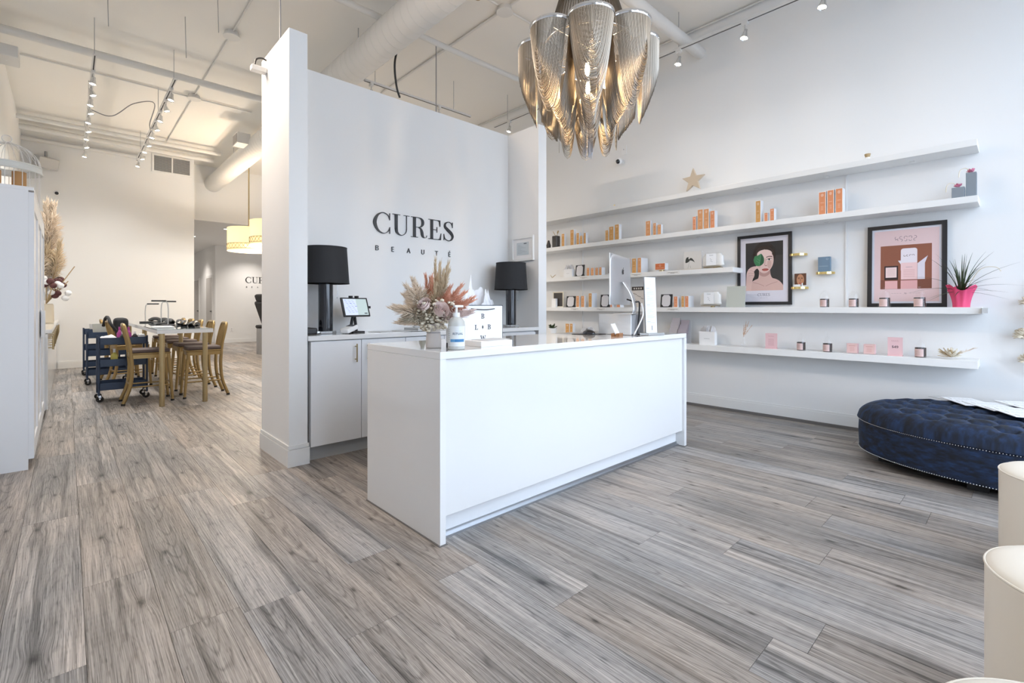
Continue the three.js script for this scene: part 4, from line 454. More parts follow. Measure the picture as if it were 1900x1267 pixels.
// ---------- other shelf things ----------
{
  // octagonal plaques
  const plaque = (label, y, z, w, h) => { const p = thing('black_plaque', label, 'plaque', [5.12, y, z], 0, 'black plaques with pale octagons'); obj('board', bx(0.008, h, w).rotateZ(-0.12).translate(0.0, h / 2 * 0.993, 0), M.black, p); obj('strut', bx(0.006, h * 0.8, w * 0.5).rotateZ(0.3).translate(0.035, h * 0.4, 0), M.black, p); const s = new THREE.Shape(), a = w * 0.36, b = h * 0.44, c = 0.35; [[-1, c - 1 + 0.35], [-1, 1 - c], [-1 + c * 1.2, 1], [1 - c * 1.2, 1], [1, 1 - c], [1, -1 + c], [1 - c * 1.2, -1], [-1 + c * 1.2, -1], [-1, -1 + c]].forEach(([x, q], i) => i ? s.lineTo(x * a, q * b) : s.moveTo(-a, -b * (1 - c))); obj('octagon', new THREE.ExtrudeGeometry(s, { depth: 0.004, bevelEnabled: false }).rotateY(-PI / 2).translate(-0.005, 0, 0).rotateZ(-0.12).translate(0, h / 2, 0), mat([0.68, 0.66, 0.67], 0.5), p, 'pale octagonal mirror card'); };
  plaque('black plaque with pale octagon on the short shelf', SH[3], -4.13, 0.15, 0.16); plaque('black octagon plaque, leftmost on the eye-level shelf', SH[4], -4.29, 0.16, 0.155); plaque('black octagon plaque left of the computer on the eye-level shelf', SH[4], -3.71, 0.15, 0.165); plaque('black octagon plaque right of the price list on the eye-level shelf', SH[4], -2.845, 0.145, 0.152);
  // candles under glass
  const pinkLabel = canvasTex(128, 128, (c, w, h) => { c.fillStyle = '#d9bdb8'; c.fillRect(0, 0, w, h); c.fillStyle = '#a98580'; for (let k = 0; k < 7; k++) c.fillRect(20, 26 + k * 12, 60 + (k * 31) % 30, 3); }), pl = new THREE.MeshStandardMaterial({ map: pinkLabel, roughness: 0.6, side: THREE.DoubleSide }), jar = mat([0.03, 0.016, 0.014], 0.15, { clearcoat: 0.5 });
  const candle = (label, y, z, k = 1) => { const c = thing('cloche_candle', label, 'candle', [5.12, y, z], 0, 'dark candles under glass cloches'); const R = 0.036 * k, R2 = 0.044 * k, h = 0.078 * k; obj('jar', lathe([[0, 0.001], [R, 0.001], [R, h], [R - 0.003, h], [R - 0.003, h - 0.01], [0, h - 0.01]], 32), jar, c, 'dark glass candle jar'); obj('label', new THREE.CylinderGeometry(R + 0.0008, R + 0.0008, h * 0.78, 24, 1, true, PI * 1.1, 1.9).translate(0, h * 0.48, 0), pl, c, 'pale pink label'); const dome = lathe([[R2, 0], [R2, h * 1.05], [R2 * 0.94, h * 1.3], [R2 * 0.7, h * 1.62], [R2 * 0.35, h * 1.82], [0.004, h * 1.88], [0.004, h * 1.95], [0.009, h * 2.02], [0.007, h * 2.1], [0, h * 2.13]], 40); obj('cloche', dome, M.glass, c, 'clear glass dome'); };
  candle('candle under a glass dome beside the portrait poster, first from the left', SH[4], -1.254); candle('candle under a glass dome just left of the pink poster', SH[4], -1.031); candle('candle under a glass dome before the left half of the pink poster', SH[4], -0.811, 1.04); candle('candle under a glass dome before the right half of the pink poster', SH[4], -0.582, 1.04);
  candle('candle under a glass dome on the lowest shelf, nearest the pink sign', SH[5], -1.446); candle('candle under a glass dome on the lowest shelf, left of the two pink boxes', SH[5], -1.23); candle('candle under a glass dome on the lowest shelf beside the dried flower', SH[5], -0.576, 1.02);
  // portrait poster
  const frame = (name, label, x, y0, h, z0, z1, t, tex, inset, lean = 0) => { const p = thing(name, label, 'poster', [x, y0, (z0 + z1) / 2]); p.rotation.z = -lean; const w = z1 - z0; obj('frame', [ext(-0.012, 0.01, 0, t, -w / 2, w / 2), ext(-0.012, 0.01, h - t, h, -w / 2, w / 2), ext(-0.012, 0.01, t, h - t, -w / 2, -w / 2 + t), ext(-0.012, 0.01, t, h - t, w / 2 - t, w / 2)], M.black, p, 'black picture frame'); obj('print', ext(0, 0.008, t, h - t, -w / 2 + t, w / 2 - t), M.white, p); obj('artwork', new THREE.PlaneGeometry(w - 2 * t, h - 2 * t).rotateY(-PI / 2).translate(-0.001, h / 2, 0), new THREE.MeshStandardMaterial({ map: tex, roughness: 0.25 }), p, 'printed poster sheet'); return p; };
  const port = canvasTex(640, 920, (c, w, h) => {
    c.fillStyle = '#dcd9e2'; c.fillRect(0, 0, w, h); const X = 72, Y = 70, W = 500, H = 690; c.save(); c.beginPath(); c.rect(X, Y, W, H); c.clip(); c.fillStyle = '#2c2a2a'; c.fillRect(X, Y, W, H); c.fillStyle = '#383534'; c.fillRect(X + 330, Y + 200, 170, 360);
    const E = (x, y, a, b, col, r = 0) => { c.fillStyle = col; c.beginPath(); c.ellipse(x, y, a, b, r, 0, 7); c.fill(); };
    E(325, 250, 150, 185, '#241a17'); // hair
    c.fillStyle = '#d6b3aa'; c.beginPath(); c.moveTo(255, 430); c.lineTo(405, 430); c.quadraticCurveTo(400, 560, 440, 590); c.quadraticCurveTo(580, 620, 600, 800); c.lineTo(60, 800); c.quadraticCurveTo(90, 640, 240, 590); c.quadraticCurveTo(262, 560, 255, 430); c.fill(); // neck and shoulders
    c.fillStyle = '#b9928a'; c.beginPath(); c.moveTo(262, 480); c.quadraticCurveTo(330, 560, 402, 470); c.lineTo(405, 520); c.quadraticCurveTo(330, 600, 258, 530); c.fill();
    c.strokeStyle = '#b9938a'; c.lineWidth = 7; c.beginPath(); c.moveTo(170, 640); c.quadraticCurveTo(290, 670, 325, 700); c.moveTo(500, 640); c.quadraticCurveTo(390, 670, 345, 700); c.stroke();
    E(328, 330, 122, 172, '#e3c4bb'); E(328, 410, 96, 94, '#e3c4bb'); E(255, 350, 30, 90, '#cfaaa0'); c.fillStyle = '#2e1f1a'; c.beginPath(); c.moveTo(196, 330); c.quadraticCurveTo(190, 120, 328, 128); c.quadraticCurveTo(470, 120, 462, 330); c.quadraticCurveTo(450, 230, 328, 176); c.quadraticCurveTo(212, 230, 196, 330); c.fill(); E(330, 240, 100, 60, '#ecd0c7'); E(395, 390, 28, 60, '#d4b0a6');
    c.strokeStyle = '#3a2620'; c.lineWidth = 9; c.beginPath(); c.moveTo(352, 292); c.quadraticCurveTo(395, 268, 432, 288); c.stroke();
    E(392, 322, 34, 13, '#efe3de', -0.1); E(392, 321, 13, 13, '#3f4a3c'); E(392, 321, 6, 6, '#161210'); c.lineWidth = 5; c.beginPath(); c.moveTo(356, 328); c.quadraticCurveTo(392, 298, 430, 316); c.stroke();
    c.strokeStyle = '#b98f84'; c.lineWidth = 6; c.beginPath(); c.moveTo(340, 310); c.quadraticCurveTo(336, 370, 330, 400); c.quadraticCurveTo(345, 414, 366, 402); c.stroke(); E(350, 408, 9, 5, '#8a594d');
    E(340, 462, 46, 15, '#a5534d'); E(340, 472, 36, 12, '#b9665e'); c.strokeStyle = '#7c3b37'; c.lineWidth = 3; c.beginPath(); c.moveTo(296, 464); c.quadraticCurveTo(340, 472, 384, 462); c.stroke();
    c.fillStyle = '#3d7c4f'; c.beginPath(); c.moveTo(285, 232); c.quadraticCurveTo(340, 290, 318, 370); c.quadraticCurveTo(270, 430, 215, 400); c.quadraticCurveTo(160, 330, 200, 262); c.quadraticCurveTo(240, 262, 285, 232); c.fill(); c.fillStyle = '#2a5c3b'; c.beginPath(); c.moveTo(285, 232); c.quadraticCurveTo(340, 290, 318, 370); c.quadraticCurveTo(290, 400, 262, 405); c.quadraticCurveTo(280, 320, 285, 232); c.fill(); c.strokeStyle = '#6aa37a'; c.lineWidth = 4; c.beginPath(); c.moveTo(262, 405); c.quadraticCurveTo(268, 320, 285, 236); c.moveTo(266, 370); c.lineTo(215, 330); c.moveTo(268, 340); c.lineTo(232, 300); c.stroke();
    c.fillStyle = '#dfbdb4'; c.beginPath(); c.moveTo(262, 415); c.quadraticCurveTo(200, 400, 150, 420); c.quadraticCurveTo(88, 450, 82, 540); c.lineTo(72, 780); c.lineTo(150, 780); c.quadraticCurveTo(150, 650, 178, 580); c.quadraticCurveTo(205, 540, 188, 490); c.quadraticCurveTo(200, 450, 262, 430); c.fill(); c.strokeStyle = '#b9928a'; c.lineWidth = 5; for (let k = 0; k < 3; k++) { c.beginPath(); c.moveTo(100 + k * 8, 470 + k * 38); c.quadraticCurveTo(150, 460 + k * 34, 188, 488 + k * 30); c.stroke(); }
    c.restore(); c.fillStyle = '#6c6a74'; c.font = '54px serif'; c.textAlign = 'center'; c.fillText('CURES', 320, 838); c.font = '15px sans-serif'; c.fillText('B  E  A  U  T  É', 320, 868);
  });
  frame('portrait_poster', 'framed portrait poster of a woman holding a green leaf', 5.285, 1.157, 0.731, -2.1, -1.575, 0.03, port);
  const pk = canvasTex(640, 860, (c, w, h) => {
    c.fillStyle = '#d6d8e2'; c.fillRect(0, 0, w, h); c.fillStyle = '#ddc3c4'; c.fillRect(22, 22, w - 44, h - 44); c.strokeStyle = '#8d7d80'; c.lineWidth = 5; for (let k = 0; k < 5; k++) { c.beginPath(); c.arc(236 + k * 42, 112, 15, 0.3 + k, 4.2 + k); c.stroke(); c.beginPath(); c.arc(236 + k * 42, 140, 12, 3.4 + k, 6.8 + k); c.stroke(); }
    c.fillStyle = '#8d5743'; c.fillRect(84, 196, 470, 500); c.fillStyle = '#7a4a39'; c.fillRect(84, 590, 470, 106);
    c.fillStyle = '#e4dde4'; c.beginPath(); c.roundRect ? c.roundRect(276, 236, 150, 270, 26) : c.rect(276, 236, 150, 270); c.fill(); c.beginPath(); c.moveTo(250, 372); c.lineTo(280, 372); c.lineTo(280, 424); c.fill(); c.fillStyle = '#e8c6c6'; c.fillRect(278, 400, 148, 190); c.fillStyle = '#d8d2dc'; c.fillRect(428, 410, 66, 180); c.beginPath(); c.moveTo(430, 410); c.lineTo(520, 330); c.lineTo(494, 410); c.fill(); c.fillStyle = '#dca9a9'; c.fillRect(276, 600, 152, 96); c.fillStyle = '#9c8d94'; for (let k = 0; k < 4; k++) { c.beginPath(); c.arc(312 + k * 26, 318, 9, k, k + 4); c.stroke(); } c.fillRect(322, 448, 60, 4); for (let k = 0; k < 5; k++) { c.fillStyle = '#cf9f9f'; c.fillRect(300, 480 + k * 18, 105, 4); }
    c.fillStyle = '#2c1f22'; c.fillRect(122, 430, 130, 160); c.fillStyle = '#e9d0cf'; c.fillRect(134, 446, 104, 118); c.fillStyle = '#e0aeac'; c.fillRect(128, 602, 118, 92); c.fillStyle = '#c9a7a7'; for (let k = 0; k < 6; k++) c.fillRect(150, 468 + k * 14, 72, 3);
    c.fillStyle = '#6d5b60'; c.font = '20px sans-serif'; c.textAlign = 'center'; c.fillText('— — — —     by     — — — —', 320, 752);
  });
  frame('pink_poster', 'framed pink poster of an opened cosmetic box on brown', 5.245, 1.132, 0.715, -0.955, -0.425, 0.032, pk, 0, 0.04);
  // gold disc shelves
  const disc = (label, y, z) => single('gold_ledge', new THREE.CylinderGeometry(0.078, 0.078, 0.022, 40, 1, false, PI, PI), M.gold, label, 'ledge', 'small round gold ledges', [XE, y, z]);
  disc('round gold ledge overlapping the portrait poster, upper and empty', 1.648, -1.52); disc('round gold ledge with a small face photo', 1.32, -1.51); disc('round gold ledge under the blue box', 1.455, -1.29);
  const fc = canvasTex(128, 128, (c, w, h) => { c.fillStyle = '#5d3a28'; c.fillRect(0, 0, w, h); c.fillStyle = '#c08a68'; c.beginPath(); c.ellipse(64, 62, 40, 54, 0, 0, 7); c.fill(); c.fillStyle = '#3a221a'; c.fillRect(38, 48, 18, 5); c.fillRect(72, 48, 18, 5); c.fillRect(38, 40, 20, 4); c.fillRect(70, 40, 20, 4); c.fillStyle = '#98604a'; c.fillRect(60, 52, 8, 28); c.fillStyle = '#a84f45'; c.fillRect(48, 90, 32, 9); c.fillStyle = '#e8e4e2'; c.fillRect(0, 116, w, 12); });
  const fm = new THREE.MeshStandardMaterial({ map: fc, roughness: 0.5 });
  const p1 = thing('photo_card', 'small face photo card on the lower gold ledge', 'card', [5.25, 1.331, -1.49]); obj('card', bx(0.004, 0.13, 0.105, 0.003, 0.066, 0), M.white, p1); obj('photo', new THREE.PlaneGeometry(0.103, 0.128).rotateY(-PI / 2).translate(-0.0005, 0.066, 0), fm, p1); const p2 = thing('sample_box', 'tiny white sample box before the face photo card', 'box', [5.235, 1.331, -1.515]); obj('box', ext(-0.008, 0.008, 0, 0.022, -0.03, 0.03), M.white, p2); obj('vial', cyl(0.006, 0.005, 0.035, 0, 0, 0.045, 12), M.white, p2);
  const bb = thing('blue_carton', 'blue carton standing on the right gold ledge', 'carton', [5.225, 1.466, -1.285]); obj('box', ext(0, 0.045, 0, 0.14, -0.048, 0.048), mat([0.16, 0.25, 0.34], 0.5), bb); const bp = canvasTex(128, 192, (c, w, h) => { c.fillStyle = '#6f879b'; c.fillRect(0, 0, w, h); c.strokeStyle = '#b8c8d4'; c.lineWidth = 3; c.beginPath(); c.arc(100, 30, 11, 0, 7); c.stroke(); c.fillStyle = '#a9bbc8'; c.fillRect(10, 118, 100, 4); }); obj('front_print', new THREE.PlaneGeometry(0.096, 0.14).rotateY(-PI / 2).translate(-0.0012, 0.07, 0), new THREE.MeshStandardMaterial({ map: bp, roughness: 0.5 }), bb);
  // cards, pouches and stands
  const fcard = thing('photo_card', 'brown close-up face card left of the computer on the short shelf', 'card', [5.15, SH[3], -3.62]); obj('card', bx(0.004, 0.25, 0.13, 0.003, 0.125, 0).rotateZ(-0.08), M.white, fcard); obj('photo', new THREE.PlaneGeometry(0.13, 0.25).rotateY(-PI / 2).translate(-0.0005, 0.125, 0).rotateZ(-0.08), fm, fcard);
  const lc = canvasTex(256, 256, (c, w, h) => { c.fillStyle = '#dcd8d2'; c.fillRect(0, 0, w, h); c.fillStyle = '#3b3d38'; c.beginPath(); c.moveTo(24, 160); c.quadraticCurveTo(20, 70, 70, 78); c.quadraticCurveTo(60, 110, 80, 108); c.quadraticCurveTo(110, 60, 160, 160); c.quadraticCurveTo(110, 120, 84, 128); c.quadraticCurveTo(70, 160, 24, 160); c.fill(); c.strokeStyle = '#8b8a84'; c.lineWidth = 3; c.beginPath(); c.moveTo(60, 240); c.lineTo(84, 130); c.moveTo(100, 236); c.lineTo(88, 200); c.stroke(); });
  const leafc = thing('leaf_card', 'square card with a dark leaf motif on the short shelf', 'card', [5.13, SH[3], -2.53]); obj('base', ext(-0.03, 0.05, 0, 0.008, -0.12, 0.1), M.tan, leafc); obj('card', bx(0.01, 0.2, 0.21, 0.006, 0.108, 0), M.paper, leafc); obj('print', new THREE.PlaneGeometry(0.21, 0.2).rotateY(-PI / 2).translate(-0.0005, 0.108, 0), new THREE.MeshStandardMaterial({ map: lc, roughness: 0.6 }), leafc);
  const cardT = canvasTex(128, 160, (c, w, h) => { c.fillStyle = '#eef0f3'; c.fillRect(0, 0, w, h); c.fillStyle = '#5b5f66'; c.font = '18px serif'; c.textAlign = 'center'; c.fillText('Cures', 64, 30); for (const [x, y] of [[50, 70], [62, 84], [56, 100], [70, 110]]) c.fillRect(x, y, 8, 5); });
  const pouch = (label, y, z) => { const p = thing('gift_pouch', label, 'pouch', [5.12, y, z], 0, 'white pouches on brass risers'); obj('riser', [cyl(0.022, 0.022, 0.012, 0.02, 0, 0.02), ext(-0.03, 0.05, 0.012, 0.018, -0.09, 0.09)], M.brass, p); const g = new THREE.SphereGeometry(1, 32, 20), q = g.attributes.position; for (let k = 0; k < q.count; k++) { const x = q.getX(k), yy = q.getY(k), zz = q.getZ(k), e = 0.45; const sx = Math.sign(zz) * Math.abs(zz) ** e, sy = Math.sign(yy) * Math.abs(yy) ** e; q.setXYZ(k, x * 0.03, sy * 0.075 * (1 - 0.06 * Math.cos(sx * 3)), sx * (0.115 - 0.012 * sy + 0.006 * Math.sin(yy * 9))); } g.computeVertexNormals(); obj('sachet', g.translate(0.015, 0.096, 0), mat([0.78, 0.78, 0.76], 0.45, { clearcoat: 0.3 }), p, 'crumpled white sachet'); obj('card', bx(0.002, 0.125, 0.11, -0.022, 0.1, -0.005), M.paper, p); obj('card_print', new THREE.PlaneGeometry(0.11, 0.125).rotateY(-PI / 2).translate(-0.0235, 0.1, -0.005), new THREE.MeshStandardMaterial({ map: cardT, roughness: 0.6 }), p); };
  pouch('white pouch on a brass riser at the end of the short shelf', SH[3], -2.3); pouch('white pouch on a brass riser on the eye-level shelf', SH[4], -2.327);
  single('grey_board', bx(0.012, 0.22, 0.19).rotateZ(-0.12).translate(0.012, 0.1105, 0), mat([0.46, 0.49, 0.45], 0.5), 'plain grey-green board leaning before the portrait poster', 'board', null, [5.1, SH[4], -2.05]);
  const pf = thing('dark_picture', 'pale photo frame with a dark picture at the far end of the eye-level shelf', 'picture frame', [5.14, SH[4], -4.54]); { const w = 0.2, h = 0.22, t = 0.014; obj('frame', [ext(-0.008, 0.008, 0, t, -w / 2, w / 2), ext(-0.008, 0.008, h - t, h, -w / 2, w / 2), ext(-0.008, 0.008, t, h - t, -w / 2, -w / 2 + t), ext(-0.008, 0.008, t, h - t, w / 2 - t, w / 2)], M.cream, pf); obj('picture', ext(0, 0.006, t, h - t, -w / 2 + t, w / 2 - t), mat([0.06, 0.05, 0.045], 0.3), pf); }
  single('white_carton', ext(5.085, 5.12, SH[4], SH[4] + 0.125, -4.62, -4.54), M.white, 'plain white carton standing before the dark photo frame', 'carton');
  const cal = thing('calendar_board', 'small board with a dark heading behind the price list', 'board', [5.14, SH[4], -3.24]); obj('board', ext(0, 0.008, 0, 0.255, -0.085, 0.085), M.paper, cal); const ct = canvasTex(128, 192, (c, w, h) => { c.fillStyle = '#d8d0c8'; c.fillRect(0, 0, w, h); c.fillStyle = '#3a332e'; c.fillRect(0, 0, w, 34); c.fillStyle = '#d8d0c8'; for (let k = 0; k < 4; k++) c.fillRect(20 + k * 24, 10, 14, 14); c.fillStyle = '#6b635c'; for (let k = 0; k < 14; k++) c.fillRect(16 + (k * 41) % 96, 60 + (k * 23) % 110, 12, 5); }); obj('print', new THREE.PlaneGeometry(0.168, 0.252).rotateY(-PI / 2).translate(-0.0012, 0.1275, 0), new THREE.MeshStandardMaterial({ map: ct, roughness: 0.6 }), cal);
  // small bags with tissue
  const bag = (label, y, z, w, h, th, x = 5.12) => { const b = thing('gift_bag', label, 'bag', [x, y, z], 0, 'small white gift bags with tissue'); obj('bag', [ext(-0.03, -0.028, 0, h, -w / 2, w / 2), ext(0.028, 0.03, 0, h, -w / 2, w / 2), ext(-0.028, 0.028, 0, h, -w / 2, -w / 2 + 0.002), ext(-0.028, 0.028, 0, h, w / 2 - 0.002, w / 2), ext(-0.028, 0.028, 0, 0.002, -w / 2, w / 2)], M.white, b); obj('print', [ext(-0.0312, -0.0304, h * 0.45, h * 0.49, -w * 0.18, w * 0.18)], M.greyLight, b, 'small grey printed line'); const fl = []; for (let k = 0; k < 5; k++) { const g = new THREE.PlaneGeometry(w * 0.4, th, 4, 4), p = g.attributes.position; for (let i = 0; i < p.count; i++) { const v = p.getY(i) / th + 0.5; p.setX(i, p.getX(i) * (1 - 0.6 * v) + rr(-0.004, 0.004)); p.setZ(i, 0.012 * Math.sin(i * 2.3 + k)); } g.computeVertexNormals(); fl.push(g.rotateY(PI / 2 + rr(-0.6, 0.6)).rotateX(rr(-0.3, 0.3)).translate(rr(-0.015, 0.015), h + th * 0.3, (k - 2) * w * 0.17)); } obj('tissue_paper', fl, M.tissue, b); };
  bag('small white gift bag with tissue at the left of the short shelf', SH[3], -4.32, 0.15, 0.11, 0.08); bag('small white gift bag with tissue on the lowest shelf by the desk end', SH[5], -2.35, 0.17, 0.145, 0.08); bag('low white gift bag with tissue behind the mouse on the lowest shelf', SH[5], -4.0, 0.2, 0.09, 0.07);
  // vases, bottles, plants
  const smoke = mat([0.10, 0.09, 0.085], 0.12, { transmission: 0.4 });
  const dv = thing('dark_vase', 'square dark glass vase with twigs at the far end of the second shelf', 'vase', [5.12, SH[2], -4.565]); obj('vase', rb(0.085, 0.17, 0.085, 0.01, 0, 0.085, 0), smoke, dv); obj('twigs', [rod(V(0, 0.16, 0), V(-0.01, 0.24, -0.05), 0.004, 5), rod(V(0.01, 0.16, 0), V(0.02, 0.23, 0.02), 0.004, 5), sph(0.014, 0.02, 0.235, 0.02), sph(0.012, 0, 0.215, 0.03)], M.stemTan, dv);
  single('dark_vase', lathe([[0, 0], [0.03, 0], [0.034, 0.05], [0.02, 0.09], [0.013, 0.12], [0, 0.12]], 24), smoke, 'small dark glass bottle left of the square dark vase', 'vase', null, [5.12, SH[2], -4.71]);
  single('glass_bottle', lathe([[0, 0.001], [0.026, 0.001], [0.03, 0.02], [0.022, 0.06], [0.01, 0.08], [0.009, 0.11], [0.012, 0.118]], 28), M.glass, 'small clear glass bud bottle left of the gift bag', 'bottle', null, [5.12, SH[3], -4.52]);
  const db = thing('dried_sprig', 'small dried sprig lying at the far end of the short shelf', 'dried flower', [5.12, SH[3], -4.64]); for (let k = 0; k < 7; k++) obj('twig', rod(V(0, 0.004, 0), V(rr(-0.03, 0.03), rr(0.02, 0.055), rr(-0.045, 0.045)), 0.0025, 5), M.stemTan, db);
  const rd = thing('reed_diffuser', 'clear bud vase with orange dried grass on the lowest shelf', 'vase', [5.12, SH[5], -1.978]); obj('vase', lathe([[0, 0.001], [0.026, 0.001], [0.036, 0.02], [0.036, 0.045], [0.02, 0.085], [0.013, 0.105], [0.016, 0.135]], 32), M.glass, rd); for (const [dz, L] of [[0.02, 0.26], [0.05, 0.27], [0.08, 0.25], [0.0, 0.22], [0.04, 0.24]]) plume(V(0, 0.1, 0), V(rr(-0.03, 0.03), L - 0.1, dz).normalize(), L - 0.1, 0.008, 40, mat([0.62, 0.36, 0.2], 0.9), rd, 'grass_stem');
  const pt = thing('potted_succulent', 'small leafy plant in a white pot at the far end of the lowest shelf', 'plant', [5.12, SH[5], -4.63]); obj('pot', lathe([[0, 0], [0.05, 0], [0.062, 0.11], [0.057, 0.11], [0.05, 0.09], [0, 0.09]], 24), M.white, pt); for (let k = 0; k < 34; k++) { const a = rr(0, 6.28), e = rr(0.2, 1.2), L = rr(0.05, 0.1); obj('leaf', new THREE.SphereGeometry(1, 6, 5).scale(0.016, 0.004, L / 2).translate(0, 0, L / 2).rotateX(-e).rotateY(a).translate(0, 0.1, 0), M.leafDark, pt); }
  // grassy plant in pink wrap
  const gp = thing('potted_grass', 'spiky green plant in a crinkled bright pink pot wrap', 'plant', [5.15, SH[4], -0.335]);
  { const n = 40, pos = [], idx = [], rows = 9; for (let i = 0; i <= rows; i++) for (let k = 0; k <= n; k++) { const t = i / rows, a = k / n * 2 * PI, scal = 0.024 * Math.cos(a * 3 + 0.4) * t * t, r = 0.05 + 0.035 * t * t + 0.006 * Math.sin(a * 9 + 1) * (0.3 + t) + 0.008 * Math.cos(a * 3 + 0.4) * t * t; pos.push(Math.cos(a) * r, 0.155 * t + scal, Math.sin(a) * r); if (i < rows && k < n) { const p = i * (n + 1) + k; idx.push(p, p + n + 1, p + 1, p + 1, p + n + 1, p + n + 2); } } const g = new THREE.BufferGeometry(); g.setAttribute('position', new THREE.Float32BufferAttribute(pos, 3)); g.setIndex(idx); g.computeVertexNormals(); obj('pot_wrap', g, M.pink, gp, 'crinkled bright pink wrap'); obj('soil', cyl(0.045, 0.05, 0.02, 0, 0.08, 0), mat([0.03, 0.025, 0.02], 0.95), gp); }
  for (let k = 0; k < 58; k++) { const a = rr(0, 2 * PI), L = rr(0.24, 0.46), e = rr(0.2, 1.3), dr = rr(0.3, 0.9), hx = Math.cos(a), hz = Math.sin(a), n = 9, pos = [], idx = []; const lim = hx > 0 ? 0.16 : 1; for (let i = 0; i <= n; i++) { const t = i / n, out = L * t * Math.cos(e) * (0.4 + 0.6 * t) * lim + 0.015, y = 0.11 + L * Math.sin(e) * t - dr * L * 0.55 * t * t * Math.cos(e), w = 0.0045 * (1 - t * t) + 0.0004; pos.push(hx * out - hz * w, y, hz * out + hx * w, hx * out, y - w * 0.5, hz * out, hx * out + hz * w, y, hz * out - hx * w); if (i < n) for (const o of [0, 1]) { const p = i * 3 + o; idx.push(p, p + 1, p + 3, p + 1, p + 4, p + 3); } } const g = new THREE.BufferGeometry(); g.setAttribute('position', new THREE.Float32BufferAttribute(pos, 3)); g.setIndex(idx); g.computeVertexNormals(); obj('leaf', g, M.leaf, gp); }
  obj('dry_tip', [tube([[0.01, 0.12, 0.02], [-0.02, 0.3, 0.12], [-0.03, 0.3, 0.2], [-0.03, 0.27, 0.22]], 0.003, 16, 5)], M.cream, gp);
  // stone planters with pink flowers
  const planter = (label, z0, z1, h, x0, x1) => { const p = thing('stone_planter', label, 'planter', [(x0 + x1) / 2, SH[2], (z0 + z1) / 2], 0, 'square stone planters with pink flowers'); obj('block', rext(-(x1 - x0) / 2, (x1 - x0) / 2, 0, h, -(z1 - z0) / 2, (z1 - z0) / 2, 0.003), M.stone, p); const pm = mat([0.62, 0.2, 0.3], 0.7); for (let k = 0; k < 9; k++) { const a = rr(0, 6.28); obj('petal', new THREE.SphereGeometry(1, 6, 5).scale(0.012, 0.004, 0.02).translate(0, 0, 0.014).rotateX(-rr(0.1, 1)).rotateY(a).translate(0, h + 0.008, 0), pm, p); } obj('trailing_stem', tube([[0, h, 0], [-0.02, h + 0.04, -0.03], [-0.03, h + 0.03, -0.06], [-0.04, h - 0.03, -0.07]].map((q) => q), 0.003, 16, 5), M.cream, p); };
  planter('short stone planter with pink blossom at the end of the second shelf', -0.385, -0.31, 0.085, 5.07, 5.145); planter('tall stone planter with pink blossom at the end of the second shelf', -0.305, -0.245, 0.19, 5.09, 5.165);
  // star and trinkets on the top shelf
  const st5 = new THREE.Shape(); for (let k = 0; k < 10; k++) { const a = PI / 2 + k * PI / 5, r = k % 2 ? 0.055 : 0.13; k ? st5.lineTo(Math.cos(a) * r, Math.sin(a) * r) : st5.moveTo(Math.cos(a) * r, Math.sin(a) * r); }
  const star = thing('star_ornament', 'pale gold five-pointed star standing on the top shelf', 'ornament', [5.18, SH[1], -2.545]); obj('star', new THREE.ExtrudeGeometry(st5, { depth: 0.012, bevelEnabled: true, bevelSize: 0.006, bevelThickness: 0.012, bevelSegments: 1 }).rotateY(-PI / 2).translate(0.006, 0.155, 0), mat([0.60, 0.50, 0.38], 0.6, { metalness: 0.2 }), star, 'glittery woven star'); obj('stand', [cyl(0.03, 0.025, 0.008, 0, 0, 0), rod(V(0, 0.008, 0), V(0, 0.1, 0), 0.004)], M.white, star);
  const td = thing('wood_trinket', 'small brown wooden piece on the bright end of the top shelf', 'ornament', [5.12, SH[1], -0.93]); obj('base', cyl(0.02, 0.018, 0.03, 0, 0, 0, 12), M.white, td); obj('cap', cyl(0.016, 0.024, 0.03, 0, 0.03, 0, 6), M.stemTan, td);
  const td2 = thing('small_trinket', 'tiny gold trinket on the far part of the top shelf', 'ornament', [5.12, SH[1], -3.57]); obj('base', cyl(0.014, 0.012, 0.012, 0, 0, 0, 12), M.gold, td2); obj('knob', sph(0.012, 0, 0.022, 0), M.gold, td2);
  // brochures and signs on the lowest shelf
  const br = thing('brochure_rack', 'grey tiered brochure rack behind the desk end', 'brochure rack', [5.14, SH[5], -2.72]); for (let k = 0; k < 3; k++) obj('brochure', bx(0.004, 0.16, 0.1).rotateZ(-0.18).translate(-0.05 + k * 0.035, 0.085 + k * 0.062, -0.03), mat([0.5, 0.46, 0.48], 0.6), br), obj('brochure', bx(0.004, 0.16, 0.1).rotateZ(-0.18).translate(-0.04 + k * 0.035, 0.085 + k * 0.05, 0.075), mat([0.42, 0.37, 0.41], 0.6), br); obj('rack', [ext(-0.08, 0.07, 0, 0.004, -0.09, 0.13), ext(0.066, 0.07, 0.004, 0.26, -0.09, 0.13)], mat([0.7, 0.7, 0.72], 0.2), br);
